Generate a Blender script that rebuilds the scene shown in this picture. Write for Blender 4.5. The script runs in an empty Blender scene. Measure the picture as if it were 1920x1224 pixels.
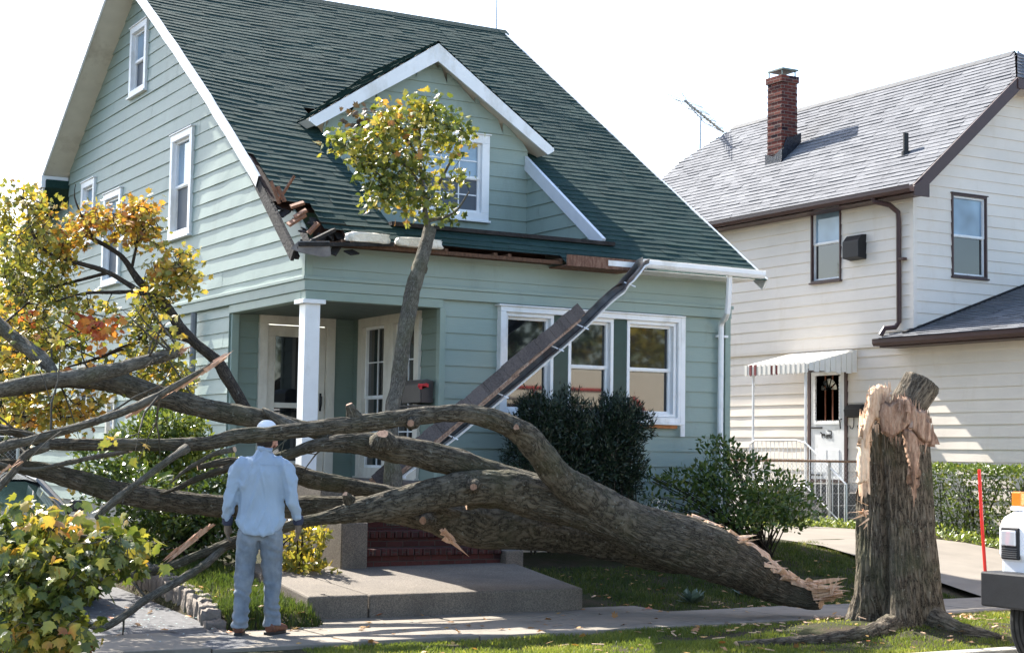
import bpy, bmesh, math, random
import numpy as np
from mathutils import Vector, Matrix, noise
S = bpy.context.scene
COL = S.collection
R = math.radians
random.seed(7); rng = np.random.default_rng(7)
# ---------------------------------------------------------------- camera, sky, sun
CAMP = Vector((-7.4356, -17.7261, 1.6)); FPX = 3047.2
YAW, PIT, ROL = R(30.04), R(4.4416), R(0.8776)
_f = Vector((math.sin(YAW)*math.cos(PIT), math.cos(YAW)*math.cos(PIT), math.sin(PIT)))
_r0 = Vector((math.cos(YAW), -math.sin(YAW), 0)); _u0 = _r0.cross(_f)
_r = _r0*math.cos(ROL)+_u0*math.sin(ROL); _u = _u0*math.cos(ROL)-_r0*math.sin(ROL)
cam = bpy.data.objects.new('camera', bpy.data.cameras.new('camera')); COL.objects.link(cam)
cam.matrix_world = Matrix(((_r.x,_u.x,-_f.x,CAMP.x),(_r.y,_u.y,-_f.y,CAMP.y),(_r.z,_u.z,-_f.z,CAMP.z),(0,0,0,1)))
cam.data.sensor_width = 36; cam.data.lens = FPX*36/1920; cam.data.clip_end = 3000; cam.data.clip_start = .1
S.camera = cam
SUN_EL, SUN_AZ = R(41), R(7)          # azimuth measured from +Y towards -X
W = bpy.data.worlds.new('World'); S.world = W; W.use_nodes = True
nt = W.node_tree; nt.nodes.clear()
sky = nt.nodes.new('ShaderNodeTexSky'); sky.sky_type = 'NISHITA'; sky.sun_disc = False
sky.sun_elevation = SUN_EL; sky.sun_rotation = -SUN_AZ; sky.air_density = 1.0; sky.dust_density = 1.6; sky.ozone_density = 1.0
bg = nt.nodes.new('ShaderNodeBackground'); bg.inputs[1].default_value = .125
wo = nt.nodes.new('ShaderNodeOutputWorld'); nt.links.new(sky.outputs[0], bg.inputs[0]); nt.links.new(bg.outputs[0], wo.inputs[0])
sl = bpy.data.lights.new('sun', 'SUN'); sl.energy = 5.0; sl.angle = R(.53); sl.color = (1, .95, .86)
so = bpy.data.objects.new('sun', sl); COL.objects.link(so)
_sd = Vector((-math.sin(SUN_AZ)*math.cos(SUN_EL), math.cos(SUN_AZ)*math.cos(SUN_EL), math.sin(SUN_EL)))
so.rotation_euler = _sd.to_track_quat('Z', 'Y').to_euler(); so.location = (-5, 30, 30)
S.view_settings.view_transform = 'Standard'; S.view_settings.look = 'None'; S.view_settings.gamma = 1
S.view_settings.use_curve_mapping = False; S.view_settings.exposure = 1.8
S.cycles.max_bounces = 6; S.cycles.transparent_max_bounces = 8

# ---------------------------------------------------------------- helpers
def V(*a): return Vector(a)
def ray(u, v): return _f + _r*((u-960)/FPX) - _u*((v-612)/FPX)
def atd(u, v, d): return CAMP + ray(u, v)*d                 # a point of the photo at a known distance
def aty(u, v, y): d = ray(u, v); return CAMP + d*((y-CAMP.y)/d.y)
def atx(u, v, x): d = ray(u, v); return CAMP + d*((x-CAMP.x)/d.x)
def dep(p): return (Vector(p)-CAMP).dot(_f)
def sm(t): t = max(0, min(1, t)); return t*t*(3-2*t)
def gz(x, y):                                               # height of the ground
    if y < -7.55: return -.14
    if x < -2.25 - .02*min(0, y+3): z = .035*max(0, y+4.2)
    else: z = min(.45, .1*max(0, y+3.8))
    if -2.26 <= x < -1.38 and y > -4.05: z += .12*sm((y+4.05)/.5)
    z += -.03
    if 1.2 < x < 5.6 and -7.5 < y < -4.3:                   # soil raised by the roots
        z += .12*sm(1-math.hypot((x-3.5)/2.1, (y+6.1)/1.3))
    return z
def link(name, me, mat=None, parent=None):
    o = bpy.data.objects.new(name, me); COL.objects.link(o)
    if mat:
        for m in (mat if isinstance(mat, (list, tuple)) else [mat]): me.materials.append(m)
    if parent: o.parent = parent
    return o
def tag(o, label=None, cat=None, group=None, kind=None):
    if label: o['label'] = label
    if cat: o['category'] = cat
    if group: o['group'] = group
    if kind: o['kind'] = kind
    return o
def thing(name, label, cat, loc=(0, 0, 0), rz=0, group=None):
    o = bpy.data.objects.new(name, None); COL.objects.link(o); o.location = loc; o.rotation_euler.z = rz
    o.empty_display_size = .2
    return tag(o, label, cat, group)
class Fr:
    def __init__(s, O, A, U, N): s.O, s.A, s.U, s.N = Vector(O), Vector(A).normalized(), Vector(U).normalized(), Vector(N).normalized()
    def P(s, a, t, o=0): return s.O + s.A*a + s.U*t + s.N*o
WORLD = Fr((0, 0, 0), (1, 0, 0), (0, 1, 0), (0, 0, 1))
class MB:
    def __init__(s): s.v = []; s.f = []; s.m = []; s.uv = None
    def poly(s, pts, mi=0):
        n = len(s.v); s.v += [tuple(p) for p in pts]; s.f.append(tuple(range(n, n+len(pts)))); s.m.append(mi)
    def boxf(s, fr, a0, a1, t0, t1, o0, o1, mi=0):
        n = len(s.v)
        for a in (a0, a1):
            for t in (t0, t1):
                for o in (o0, o1): s.v.append(tuple(fr.P(a, t, o)))
        flip = fr.A.cross(fr.U).dot(fr.N) < 0
        for q in ((0,1,3,2),(4,6,7,5),(0,4,5,1),(2,3,7,6),(0,2,6,4),(1,5,7,3)):
            q = [n+i for i in q]
            s.f.append(tuple(q[::-1] if flip else q)); s.m.append(mi)
    def box(s, x0, x1, y0, y1, z0, z1, mi=0): s.boxf(WORLD, x0, x1, y0, y1, z0, z1, mi)
    def beam(s, p, q, w, h, up=(0, 0, 1), mi=0):
        p, q = Vector(p), Vector(q); d = (q-p); L = d.length; d.normalize()
        a = d.cross(Vector(up)).normalized(); b = a.cross(d)
        s.boxf(Fr(p, d, a, b), 0, L, -w/2, w/2, -h/2, h/2, mi)
    def tube(s, pts, rad, n=8, mi=0, cap=True):
        pts = [Vector(p) for p in pts]
        if not hasattr(rad, '__len__'): rad = [rad]*len(pts)
        base = len(s.v); t = (pts[1]-pts[0]).normalized()
        a = t.orthogonal().normalized()
        for i, p in enumerate(pts):
            t2 = ((pts[min(i+1, len(pts)-1)]-pts[max(i-1, 0)])).normalized()
            a = (a - t2*a.dot(t2)).normalized(); b = t2.cross(a)
            for k in range(n):
                th = 2*math.pi*k/n; s.v.append(tuple(p+(a*math.cos(th)+b*math.sin(th))*rad[i]))
        for i in range(len(pts)-1):
            for k in range(n):
                q = base+i*n; s.f.append((q+k, q+(k+1) % n, q+n+(k+1) % n, q+n+k)); s.m.append(mi)
        if cap:
            s.f.append(tuple(base+k for k in range(n))[::-1]); s.m.append(mi)
            s.f.append(tuple(base+(len(pts)-1)*n+k for k in range(n))); s.m.append(mi)
    def prism(s, fr, outline, o0, o1, mi=0):
        n = len(s.v); k = len(outline)
        s.v += [tuple(fr.P(a, t, o0)) for a, t in outline]+[tuple(fr.P(a, t, o1)) for a, t in outline]
        s.f.append(tuple(range(n, n+k))[::-1]); s.f.append(tuple(range(n+k, n+2*k))); s.m += [mi, mi]
        for i in range(k): s.f.append((n+i, n+(i+1) % k, n+k+(i+1) % k, n+k+i)); s.m.append(mi)
    def build(s, name, mat=None, parent=None, smooth=False, bevel=0):
        me = bpy.data.meshes.new(name); me.from_pydata(s.v, [], s.f)
        if not isinstance(mat, (list, tuple)): mat = [mat]
        o = link(name, me, mat, parent)
        if len(mat) > 1: me.polygons.foreach_set('material_index', s.m)
        if smooth: me.polygons.foreach_set('use_smooth', [True]*len(me.polygons))
        if bevel:
            b = o.modifiers.new('b', 'BEVEL'); b.width = bevel; b.segments = 2; b.limit_method = 'ANGLE'
        me.update(); return o
def fast_mesh(name, verts, faces_flat, per, mat, parent=None):
    me = bpy.data.meshes.new(name); nv = len(verts); nf = len(faces_flat)//per
    me.vertices.add(nv); me.vertices.foreach_set('co', np.asarray(verts, np.float32).ravel())
    me.loops.add(len(faces_flat)); me.loops.foreach_set('vertex_index', np.asarray(faces_flat, np.int32))
    me.polygons.add(nf); me.polygons.foreach_set('loop_start', np.arange(nf, dtype=np.int32)*per)
    me.polygons.foreach_set('loop_total', np.full(nf, per, np.int32))
    me.update(calc_edges=True); me.validate()
    return link(name, me, mat, parent)

# ---------------------------------------------------------------- materials
class NT:
    def __init__(s, name):
        s.mat = bpy.data.materials.new(name); s.mat.use_nodes = True; s.n = s.mat.node_tree.nodes; s.l = s.mat.node_tree.links
        s.n.clear(); s.out = s.n.new('ShaderNodeOutputMaterial'); s.b = s.n.new('ShaderNodeBsdfPrincipled'); s.l.new(s.b.outputs[0], s.out.inputs[0])
    def node(s, t, **k):
        n = s.n.new('ShaderNode'+t)
        for a, b in k.items(): setattr(n, a, b)
        return n
    def co(s, kind='Object', scale=(1, 1, 1)):
        t = s.node('TexCoord'); m = s.node('Mapping'); m.inputs['Scale'].default_value = scale
        s.l.new(t.outputs[kind], m.inputs[0]); return m.outputs[0]
    def noise(s, co, sc, det=4, rough=.55, dist=0):
        n = s.node('TexNoise'); n.inputs['Scale'].default_value = sc; n.inputs['Detail'].default_value = det
        n.inputs['Roughness'].default_value = rough; n.inputs['Distortion'].default_value = dist
        s.l.new(co, n.inputs['Vector']); return n.outputs['Fac']
    def ramp(s, fac, stops, interp='LINEAR'):
        r = s.node('ValToRGB'); r.color_ramp.interpolation = interp; e = r.color_ramp.elements
        while len(e) < len(stops): e.new(.5)
        for i, (p, c) in enumerate(stops): e[i].position = p; e[i].color = (*c, 1) if len(c) == 3 else c
        s.l.new(fac, r.inputs[0]); return r.outputs[0]
    def mix(s, fac, a, b, mode='MIX'):
        m = s.node('MixRGB', blend_type=mode)
        for i, x in enumerate((fac, a, b)):
            if hasattr(x, 'links'): s.l.new(x, m.inputs[i])
            elif isinstance(x, (int, float)): m.inputs[i].default_value = x
            else: m.inputs[i].default_value = (*x, 1)
        return m.outputs[0]
    def bump(s, h, st=.3, d=.01, nrm=None):
        b = s.node('Bump'); b.inputs['Strength'].default_value = st; b.inputs['Distance'].default_value = d
        s.l.new(h, b.inputs['Height'])
        if nrm is not None: s.l.new(nrm, b.inputs['Normal'])
        s.l.new(b.outputs[0], s.b.inputs['Normal']); return b.outputs[0]
    def set(s, col=None, rough=None, spec=None, metal=None):
        for k, x in (('Base Color', col), ('Roughness', rough), ('Specular IOR Level', spec), ('Metallic', metal)):
            if x is None: continue
            if hasattr(x, 'links'): s.l.new(x, s.b.inputs[k])
            elif isinstance(x, (int, float)): s.b.inputs[k].default_value = x
            else: s.b.inputs[k].default_value = (*x, 1)
        return s.mat
def plain(name, col, rough=.6, var=.15, sc=6, bump=.15, bsc=40, bd=.004, spec=.4, metal=0, stretch=(1, 1, 1), dirt=None):
    m = NT(name); co = m.co(scale=stretch); n = m.noise(co, sc, 5)
    lo = tuple(max(0, c*(1-var)) for c in col); hi = tuple(min(1, c*(1+var)) for c in col)
    c = m.ramp(n, [(.3, lo), (.7, hi)])
    if dirt:
        d = m.ramp(m.noise(m.co(scale=(1, 1, .5)), 1.7, 6, .7), [(.52, (0, 0, 0)), (.72, (1, 1, 1))]); c = m.mix(d, c, dirt)
    m.bump(m.noise(co, bsc, 4), bump, bd)
    return m.set(c, rough, spec, metal)
def m_siding(name, col, grain=True, dirt=(.15, .18, .15)):
    m = NT(name); co = m.co(scale=(2, 2, 40)); g = m.noise(co, 3, 4, .6)
    big = m.noise(m.co(), .8, 4, .6)
    c = m.ramp(big, [(.3, tuple(x*.93 for x in col)), (.7, tuple(x*1.06 for x in col))])
    c = m.mix(m.ramp(g, [(.35, (.0, .0, .0)), (.8, (.3, .3, .3))]), c, tuple(x*.78 for x in col))
    d = m.ramp(m.noise(m.co(scale=(1, 1, .35)), 2.6, 8, .75), [(.55, (0, 0, 0)), (.8, (.5, .5, .5))]); c = m.mix(d, c, dirt)
    m.bump(g, .35 if grain else .06, .004); return m.set(c, .5, .3)
def m_shingle(name, stops, sc=1.):
    m = NT(name); g = m.node('NewGeometry'); r = g.outputs['Random Per Island']
    c = m.ramp(r, stops)
    n = m.noise(m.co(), 55, 3, .7); c = m.mix(m.ramp(n, [(.3, (0, 0, 0)), (.75, (.75, .75, .75))]), c, tuple(min(1, x*1.7) for x in stops[-1][1]))
    n2 = m.noise(m.co(), 1.1, 5, .65); c = m.mix(m.ramp(n2, [(.4, (0, 0, 0)), (.75, (.3, .3, .3))]), c, tuple(x*.75 for x in stops[0][1]))
    m.bump(m.noise(m.co(), 160, 2, .8), .7, .006); return m.set(c, .92, .15)
def m_bark(name, light, dark, moss=None, k=1.0):
    m = NT(name)
    uv = m.co('UV', (1, 1, 1))
    mp = m.node('Mapping'); mp.inputs['Scale'].default_value = (30*k, 6*k, 1)
    # bend the furrows
    nz = m.node('TexNoise'); nz.inputs['Scale'].default_value = 2.2; nz.inputs['Detail'].default_value = 3; m.l.new(uv, nz.inputs['Vector'])
    add = m.node('VectorMath', operation='MULTIPLY_ADD'); add.inputs[1].default_value = (.10, .16, 0)
    m.l.new(nz.outputs['Color'], add.inputs[0]); m.l.new(uv, add.inputs[2]); m.l.new(add.outputs[0], mp.inputs[0])
    a = m.node('TexNoise'); a.inputs['Scale'].default_value = 1.15; a.inputs['Detail'].default_value = 5; a.inputs['Roughness'].default_value = .55; m.l.new(mp.outputs[0], a.inputs['Vector'])
    ab = m.node('Math', operation='SUBTRACT'); ab.inputs[1].default_value = .5; m.l.new(a.outputs['Fac'], ab.inputs[0])
    ab2 = m.node('Math', operation='ABSOLUTE'); m.l.new(ab.outputs[0], ab2.inputs[0])
    rid = m.ramp(ab2.outputs[0], [(.0, (0, 0, 0)), (.045, (.4, .4, .4)), (.14, (1, 1, 1))])
    c = m.mix(rid, dark, light)
    fine = m.noise(uv, 60, 4, .7); c = m.mix(m.ramp(fine, [(.45, (0, 0, 0)), (.75, (.5, .5, .5))]), c, tuple(x*1.35 for x in light))
    big = m.noise(m.co(), 2.3, 5, .6)
    if moss: c = m.mix(m.ramp(big, [(.5, (0, 0, 0)), (.68, (.55, .55, .55))]), c, moss)
    sp = m.noise(m.co(), 26, 3, .6); c = m.mix(m.ramp(sp, [(.64, (0, 0, 0)), (.70, (.5, .5, .5))]), c, (.26, .27, .23)); lt = m.noise(m.co(scale=(1, 1, 1)), 5.5, 4, .6); c = m.mix(m.ramp(lt, [(.5, (0, 0, 0)), (.7, (.45, .45, .45))]), c, tuple(x*1.4 for x in light))
    h = m.mix(.25, rid, fine)
    m.bump(h, .8, .014/k); return m.set(c, .9, .15)
def m_leaf(name, stops, rough=.45, trans=.35, regional=None):
    m = NT(name); g = m.node('NewGeometry'); r = g.outputs['Random Per Island']; fac = r
    if regional:
        n = m.noise(m.co('Object'), regional, 2, .5)
        mm = m.node('MapRange'); mm.inputs[1].default_value = .3; mm.inputs[2].default_value = .7; m.l.new(n, mm.inputs[0])
        mx = m.node('Math', operation='MULTIPLY_ADD'); mx.inputs[1].default_value = .5
        hf = m.node('Math', operation='MULTIPLY'); hf.inputs[1].default_value = .5; m.l.new(r, hf.inputs[0])
        m.l.new(mm.outputs[0], mx.inputs[0]); m.l.new(hf.outputs[0], mx.inputs[2]); fac = mx.outputs[0]
    c = m.ramp(fac, stops)
    fn = m.noise(m.co(), 38, 3, .6); c = m.mix(m.ramp(fn, [(.45, (0, 0, 0)), (.8, (.5, .5, .5))]), c, tuple(x*.6 for x in stops[len(stops)//2][1]))
    m.set(c, rough, .5)
    t = m.node('BsdfTranslucent'); m.l.new(m.mix(.5, c, m.mix(1, c, (1.5, 1.45, .7), 'MULTIPLY')), t.inputs[0])
    mix = m.node('MixShader'); mix.inputs[0].default_value = trans
    m.l.new(m.b.outputs[0], mix.inputs[1]); m.l.new(t.outputs[0], mix.inputs[2]); m.l.new(mix.outputs[0], m.out.inputs[0]); return m.mat
def m_glass(name, col=(.012, .014, .016), coat=1.75):
    m = NT(name); n = m.noise(m.co(), 1.3, 2); m.set(m.ramp(n, [(.3, tuple(c*.6 for c in col)), (.7, tuple(c*1.5 for c in col))]), .03, .5)
    m.b.inputs['IOR'].default_value = coat; m.bump(m.noise(m.co(), 1.1, 1), .02, .01); return m.mat
SAGE = m_siding('sage_siding', (.268, .336, .302))
SAGE_T = plain('sage_trim', (.24, .31, .27), .5, .06, 4, .1, 60)
CREAM = m_siding('cream_siding', (.76, .685, .60), False, (.6, .5, .38))
WHITE = plain('white_paint', (.78, .79, .80), .35, .04, 5, .05, 30, dirt=(.55, .54, .5))
IVORY = plain('ivory_paint', (.62, .58, .50), .45, .05, 5, .05, 30, dirt=(.45, .4, .33))
BROWN = plain('brown_trim', (.060, .030, .028), .4, .12, 5, .05, 30)
GREEN_T = plain('green_mullion', (.010, .045, .036), .4, .15, 8, .1, 40)
SHG = m_shingle('green_shingle', [(0, (.008, .025, .024)), (.5, (.010, .030, .028)), (.85, (.013, .035, .032)), (1, (.019, .043, .039))])
SHC = m_shingle('grey_shingle', [(0, (.085, .088, .098)), (.5, (.115, .118, .128)), (1, (.15, .153, .163))])
GLASS = m_glass('window_glass'); GLASS_B = m_glass('sky_tinted_glass', (.20, .29, .38), 1.6)  # bluish copy: sky reflection painted into the pane colour
SCREEN = plain('insect_screen', (.085, .10, .12), .6, .1, 3, .3, 300, .001)
BARK = m_bark('maple_bark', (.125, .108, .080), (.020, .017, .012), (.065, .066, .036))
BARK_S = m_bark('stump_bark', (.150, .124, .092), (.018, .013, .009), (.075, .08, .045), .8)
BARK_F = m_bark('branch_bark', (.165, .15, .122), (.035, .03, .023), (.10, .10, .055), 1.8)
BARK_D = m_bark('wet_bark', (.075, .062, .05), (.02, .017, .014), None, 1.8)
def m_wood(name, light, mid, dark):
    m = NT(name); c = m.noise(m.co('UV', (14, 1.5, 1)), 3, 5, .65)
    c2 = m.noise(m.co('Object', (9, 9, 3)), 3, 6, .7)
    col = m.mix(.5, m.ramp(c, [(.3, dark), (.5, mid), (.7, light)]), m.ramp(c2, [(.34, dark), (.48, mid), (.62, light)]))
    fb = m.noise(m.co('Object', (60, 60, 6)), 3, 3, .6); m.bump(m.mix(.5, c2, fb), .9, .02); return m.set(col, .8, .2)
WOOD = m_wood('split_wood', (.80, .60, .43), (.66, .44, .29), (.36, .19, .11))
ROT = m_wood('weathered_wood', (.46, .33, .24), (.30, .18, .12), (.09, .05, .035))
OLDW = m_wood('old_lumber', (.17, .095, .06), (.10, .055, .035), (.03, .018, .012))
DARKW = m_wood('shaded_lumber', (.05, .022, .012), (.03, .014, .009), (.012, .007, .005))  # lumber darkened so its colour carries the shade of the open eave
CONC = plain('exposed_concrete', (.34, .315, .27), .85, .25, 9, .6, 70, .01, .2, dirt=(.17, .15, .12))
WALKC = plain('walk_concrete', (.23, .20, .165), .85, .12, 3, .4, 90, .006, .2, dirt=(.13, .117, .095))
DRIVEC = plain('drive_concrete', (.21, .185, .155), .85, .1, 2, .3, 80, .006, .2)
ASPH = plain('asphalt', (.12, .12, .125), .9, .3, 18, .8, 120, .01, .2)
STREETC = plain('bounce_street', (.27, .26, .24), .9, .15, 4, .5, 120, .01, .2)  # street tone raised to bounce extra light onto the shaded front walls
STEEL = plain('galvanised_steel', (.42, .43, .44), .4, .1, 8, .1, 60, metal=.7)
RUSTY = plain('rusty_rail', (.30, .17, .10), .7, .3, 20, .3, 80)
BLACK = plain('black_plastic', (.012, .012, .014), .55, .2, 10, .2, 60)
FELT = plain('torn_felt', (.022, .02, .02), .9, .5, 9, .8, 30, .02)
INSUL = plain('insulation', (.80, .76, .68), .95, .08, 14, .9, 25, .03)
# ---------------------------------------------------------------- lapped boards and shingles
def lapped(name, fr, ext, t0, t1, exp, tilt, mat, parent, holes=(), seg=.4, wav=.003, tabs=None, base=0., rnd=.4, sag=None, top_gap=.0):
    mb = MB(); k = 0; t = t0
    while t < t1-1e-4:
        ra, rb = t, min(t+exp, t1)
        if exp-(rb-ra) > .001 and rb-ra < .02: break
        cuts = sorted({ra, rb} | {h for H in holes for h in H[2:4] if ra+.004 < h < rb-.004} | ({ra+exp*.36} if tabs else set()))
        lo = min(ext(ra)[0], ext(rb)[0]); hi = max(ext(ra)[1], ext(rb)[1])
        st = tabs or seg; off = random.random()*st
        xs = []; x = lo-off
        while x < hi: xs.append(x); x += st*(random.uniform(.75, 1.25) if tabs else 1)
        xs = [lo]+[x for x in xs if lo+.03 < x < hi-.03]+[hi]
        xs = sorted(set(xs) | {h for H in holes for h in H[0:2] if lo < h < hi and H[3] > ra and H[2] < rb})
        joint = random.uniform(lo, hi)
        if not tabs: xs = sorted(set(xs) | {joint, joint+.004})
        for i in range(len(xs)-1):
            a, b = xs[i], xs[i+1]
            if tabs: tl = tilt*(1+random.uniform(-rnd, rnd)); ub = random.uniform(0, .003); curl = tilt*random.uniform(-.2, .5)
            def off_(x, tt):
                q = 1-(tt-ra)/exp
                if tabs:
                    o = ub + tl*q + (curl*max(0, q-.64)/.36 if q > .64 else 0)
                else: o = tilt*q + wav*q*noise.noise(Vector((x*1.7, k*3.7, t0)))*2.2 + wav*.6*noise.noise(Vector((x*5, k*2.7, 3)))
                if not tabs and (a+b)/2 > joint: o += .0022 if (a+b)/2 > joint+.004 else -.001
                if sag: o += sag(x, tt)
                return base+o
            g = .0015 if tabs else 0; prev = None
            for j in range(len(cuts)-1):
                c0, c1 = cuts[j], cuts[j+1]; mc = (c0+c1)/2
                if any(H[0]-1e-4 <= (a+b)/2 <= H[1]+1e-4 and H[2] <= mc <= H[3] for H in holes): continue
                e0, e1 = ext(c0), ext(c1)
                a0, b0 = max(a+g, e0[0]), min(b-g, e0[1]); a1, b1 = max(a+g, e1[0]), min(b-g, e1[1])
                if b0 <= a0 and b1 <= a1: continue
                if b0 < a0: a0 = b0 = min(max((a0+b0)/2, a1), b1)
                if b1 < a1: a1 = b1 = min(max((a1+b1)/2, a0), b0)
                if tabs and j > 0 and prev is not None:      # keep the tab one island
                    n = len(mb.v); mb.v += [tuple(fr.P(b1, c1, off_(b1, c1))), tuple(fr.P(a1, c1, off_(a1, c1)))]
                    if prev is not None: mb.f.append((prev[0], prev[1], n, n+1)); mb.m.append(0); prev = (n+1, n)
                    else: mb.v = mb.v[:n]
                else:
                    if not tabs: mb.poly([fr.P(a0, c0, base-.006), fr.P(b0, c0, base-.006), fr.P(b1, c1, base-.006), fr.P(a1, c1, base-.006)])
                    n = len(mb.v)
                    mb.v += [tuple(fr.P(a0, c0, off_(a0, c0))), tuple(fr.P(b0, c0, off_(b0, c0))), tuple(fr.P(b1, c1, off_(b1, c1))), tuple(fr.P(a1, c1, off_(a1, c1)))]
                    mb.f.append((n, n+1, n+2, n+3)); mb.m.append(0); prev = (n+3, n+2)
                    if j == 0 or True:
                        o = base-.004 if c0 == ra else off_(a0, c0)-.001
                        if c0 == ra:
                            mb.v += [tuple(fr.P(a0, c0, base-.004)), tuple(fr.P(b0, c0, base-.004))]
                            mb.f.append((n+4, n+5, n+1, n)); mb.m.append(0)
        t += exp; k += 1
    if fr.A.cross(fr.U).dot(fr.N) < 0: mb.f = [f[::-1] for f in mb.f]
    return mb.build(name, mat, parent)
def rects(outer, inner):   # four boards round an opening: (a0,a1,t0,t1)
    A0, A1, T0, T1 = outer; a0, a1, t0, t1 = inner
    return [(A0, A1, t1, T1), (A0, A1, T0, t0), (A0, a0, t0, t1), (a1, A1, t0, t1)]
def window(parent, fr, a0, a1, t0, t1, trim=None, fw=.07, proud=.05, sash=None, glass=None, low=None, grid=None, sill=True, label=None, rail=True):
    trim = trim or WHITE; sash = sash or WHITE; glass = glass or GLASS
    mb = MB()
    for r in rects((a0, a1, t0, t1), (a0+fw, a1-fw, t0+fw*.9, t1-fw)): mb.boxf(fr, *r, -.06, proud)
    mb.boxf(fr, a0-.02, a1+.02, t1, t1+.018, -.02, proud+.02)
    if sill: mb.boxf(fr, a0-.02, a1+.02, t0-.03, t0, -.02, proud+.03)
    w = mb.build('window', trim, parent, bevel=.004)
    if label: w['label'] = label
    i0, i1, j0, j1 = a0+fw, a1-fw, t0+fw*.9, t1-fw; tm = (j0+j1)/2; s = MB()
    sw = .035
    for r in rects((i0, i1, tm-.018 if rail else j0, j1), (i0+sw, i1-sw, tm+.018 if rail else j0+sw, j1-sw)): s.boxf(fr, *r, -.055, -.008)
    if rail:
        for r in rects((i0, i1, j0, tm-.018), (i0+sw, i1-sw, j0+sw, tm-.03)): s.boxf(fr, *r, -.055, -.022)
    if grid:
        nx, ny = grid
        for (q0, q1, oo) in ((tm+.018, j1-sw, -.030), (j0+sw, tm-.03, -.036)):
            for i in range(1, nx): c = i0+sw+(i1-i0-2*sw)*i/nx; s.boxf(fr, c-.008, c+.008, q0, q1, -.05, oo)
            for i in range(1, ny): c = q0+(q1-q0)*i/ny; s.boxf(fr, i0+sw, i1-sw, c-.008, c+.008, -.052, oo-.002)
    s.build('sash', sash, w)
    p = MB(); p.boxf(fr, i0+.01, i1-.01, tm, j1-.01, -.075, -.045); p.build('pane', glass, w)
    p = MB(); p.boxf(fr, i0+.01, i1-.01, j0+.01, tm-.004, -.078, -.049); p.build('pane', low or glass, w)
    return w
# ================================================================ SETTING
def ground():
    xs = sorted(set([-600, -200, -80, -40, -20]+[round(-12+i*.3, 3) for i in range(0, 107)]+[-2.33, -2.2, 25, 40, 80, 200, 600]))
    ys = sorted(set([-600, -200, -80, -40, -26]+[round(-18+i*.3, 3) for i in range(0, 150)]+[-7.56, -7.54, 40, 80, 200, 600]))
    vs = [(x, y, gz(x, y)+(.014*noise.noise(Vector((x*1.3, y*1.3, 0))) if y > -7.5 else 0)) for y in ys for x in xs]
    n = len(xs); fs = [(j*n+i, j*n+i+1, (j+1)*n+i+1, (j+1)*n+i) for j in range(len(ys)-1) for i in range(n-1)]
    me = bpy.data.meshes.new('ground'); me.from_pydata(vs, [], fs)
    m = NT('soil_and_turf'); n1 = m.noise(m.co(), 1.6, 6, .65); n2 = m.noise(m.co(), 30, 4, .7)
    c = m.mix(m.ramp(n1, [(.42, (0, 0, 0)), (.6, (1, 1, 1))]), (.032, .038, .015), (.060, .045, .032)); c = m.mix(m.ramp(n2, [(.4, (0, 0, 0)), (.7, (.5, .5, .5))]), c, (.075, .058, .04))
    m.bump(n2, .8, .03); m.set(c, .95, .1)
    o = link('ground', me, m.mat); me.polygons.foreach_set('use_smooth', [True]*len(me.polygons)); tag(o, kind='structure')
ground()
def slab_strip(name, mat, pieces, kind='structure', bevel=.008):
    mb = MB()
    for q, z, th in pieces:                       # q: 4 corner xy, z: per corner top
        n = len(mb.v); mb.v += [(x, y, zz) for (x, y), zz in zip(q, z)]+[(x, y, zz-th) for (x, y), zz in zip(q, z)]
        mb.f += [(n, n+1, n+2, n+3), (n+7, n+6, n+5, n+4)]+[(n+i, n+4+i, n+4+(i+1) % 4, n+(i+1) % 4) for i in range(4)]; mb.m += [0]*6
    o = mb.build(name, mat, bevel=bevel); tag(o, kind=kind); return o
P_ = []
x = -9.0
while x < 12:
    w = 1.22
    dz = random.uniform(-.008, .008)
    P_.append((((x, -5.2), (x+w-.012, -5.2), (x+w-.012, -4.02), (x, -4.02)), [.012+dz+random.uniform(-.004, .004) for _ in range(4)], .1)); x += w
for x0, x1 in ((-1.45, -.12), (-.1, 1.3), (1.31, 2.4)):
    P_.append((((x0, -3.99), (x1-.012, -4.0), (x1-.012, -3.4), (x0, -3.4)), [.014, .01, .016, .018], .1))
slab_strip('sidewalk', WALKC, P_)
mb = MB(); mb.poly([(-60, -7.75, -.13), (-60, -30, -.13), (80, -30, -.13), (80, -7.75, -.13)][::-1]); tag(mb.build('street', STREETC), kind='structure')
mb = MB()
x = -12
while x < 14:
    if not (-5.6 < x < -2.6): mb.box(x, x+1.99, -7.75, -7.58, -.3, .0+random.uniform(-.004, .006))
    x += 2
tag(mb.build('kerb', CONC, bevel=.015), kind='structure')
def drive(name, mat, rows, lift):
    vs, fs = [], []
    for a, b, y in rows:
        for i in range(9):
            x = a+(b-a)*i/8; vs.append((x, y, gz(x+(0 if name != 'driveway' else 0), y)+lift+.02))
    for j in range(len(rows)-1):
        for i in range(8): fs.append((j*9+i, j*9+i+1, j*9+10+i, j*9+9+i))
    me = bpy.data.meshes.new(name); me.from_pydata(vs, [], fs); tag(link(name, me, mat), kind='structure')
drive('driveway', ASPH, [(-5.8, -2.42, -5.19+.0), (-5.6, -2.42, -4.3), (-5.3, -2.38, -3.3), (-5.3, -2.35, -1.5), (-5.3, -2.35, 0), (-5.3, -2.35, 3), (-5.3, -2.35, 8)], .015)
drive('neighbour_driveway', DRIVEC, [(6.3, 11.2, -7.5), (6.5, 11.0, -5.21), (6.75, 10.8, -4.2), (7.4, 10.6, -2.2), (7.75, 10.5, -.2), (7.8, 10.45, 2), (7.8, 10.45, 4), (7.8, 10.45, 14)], .03)
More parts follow.
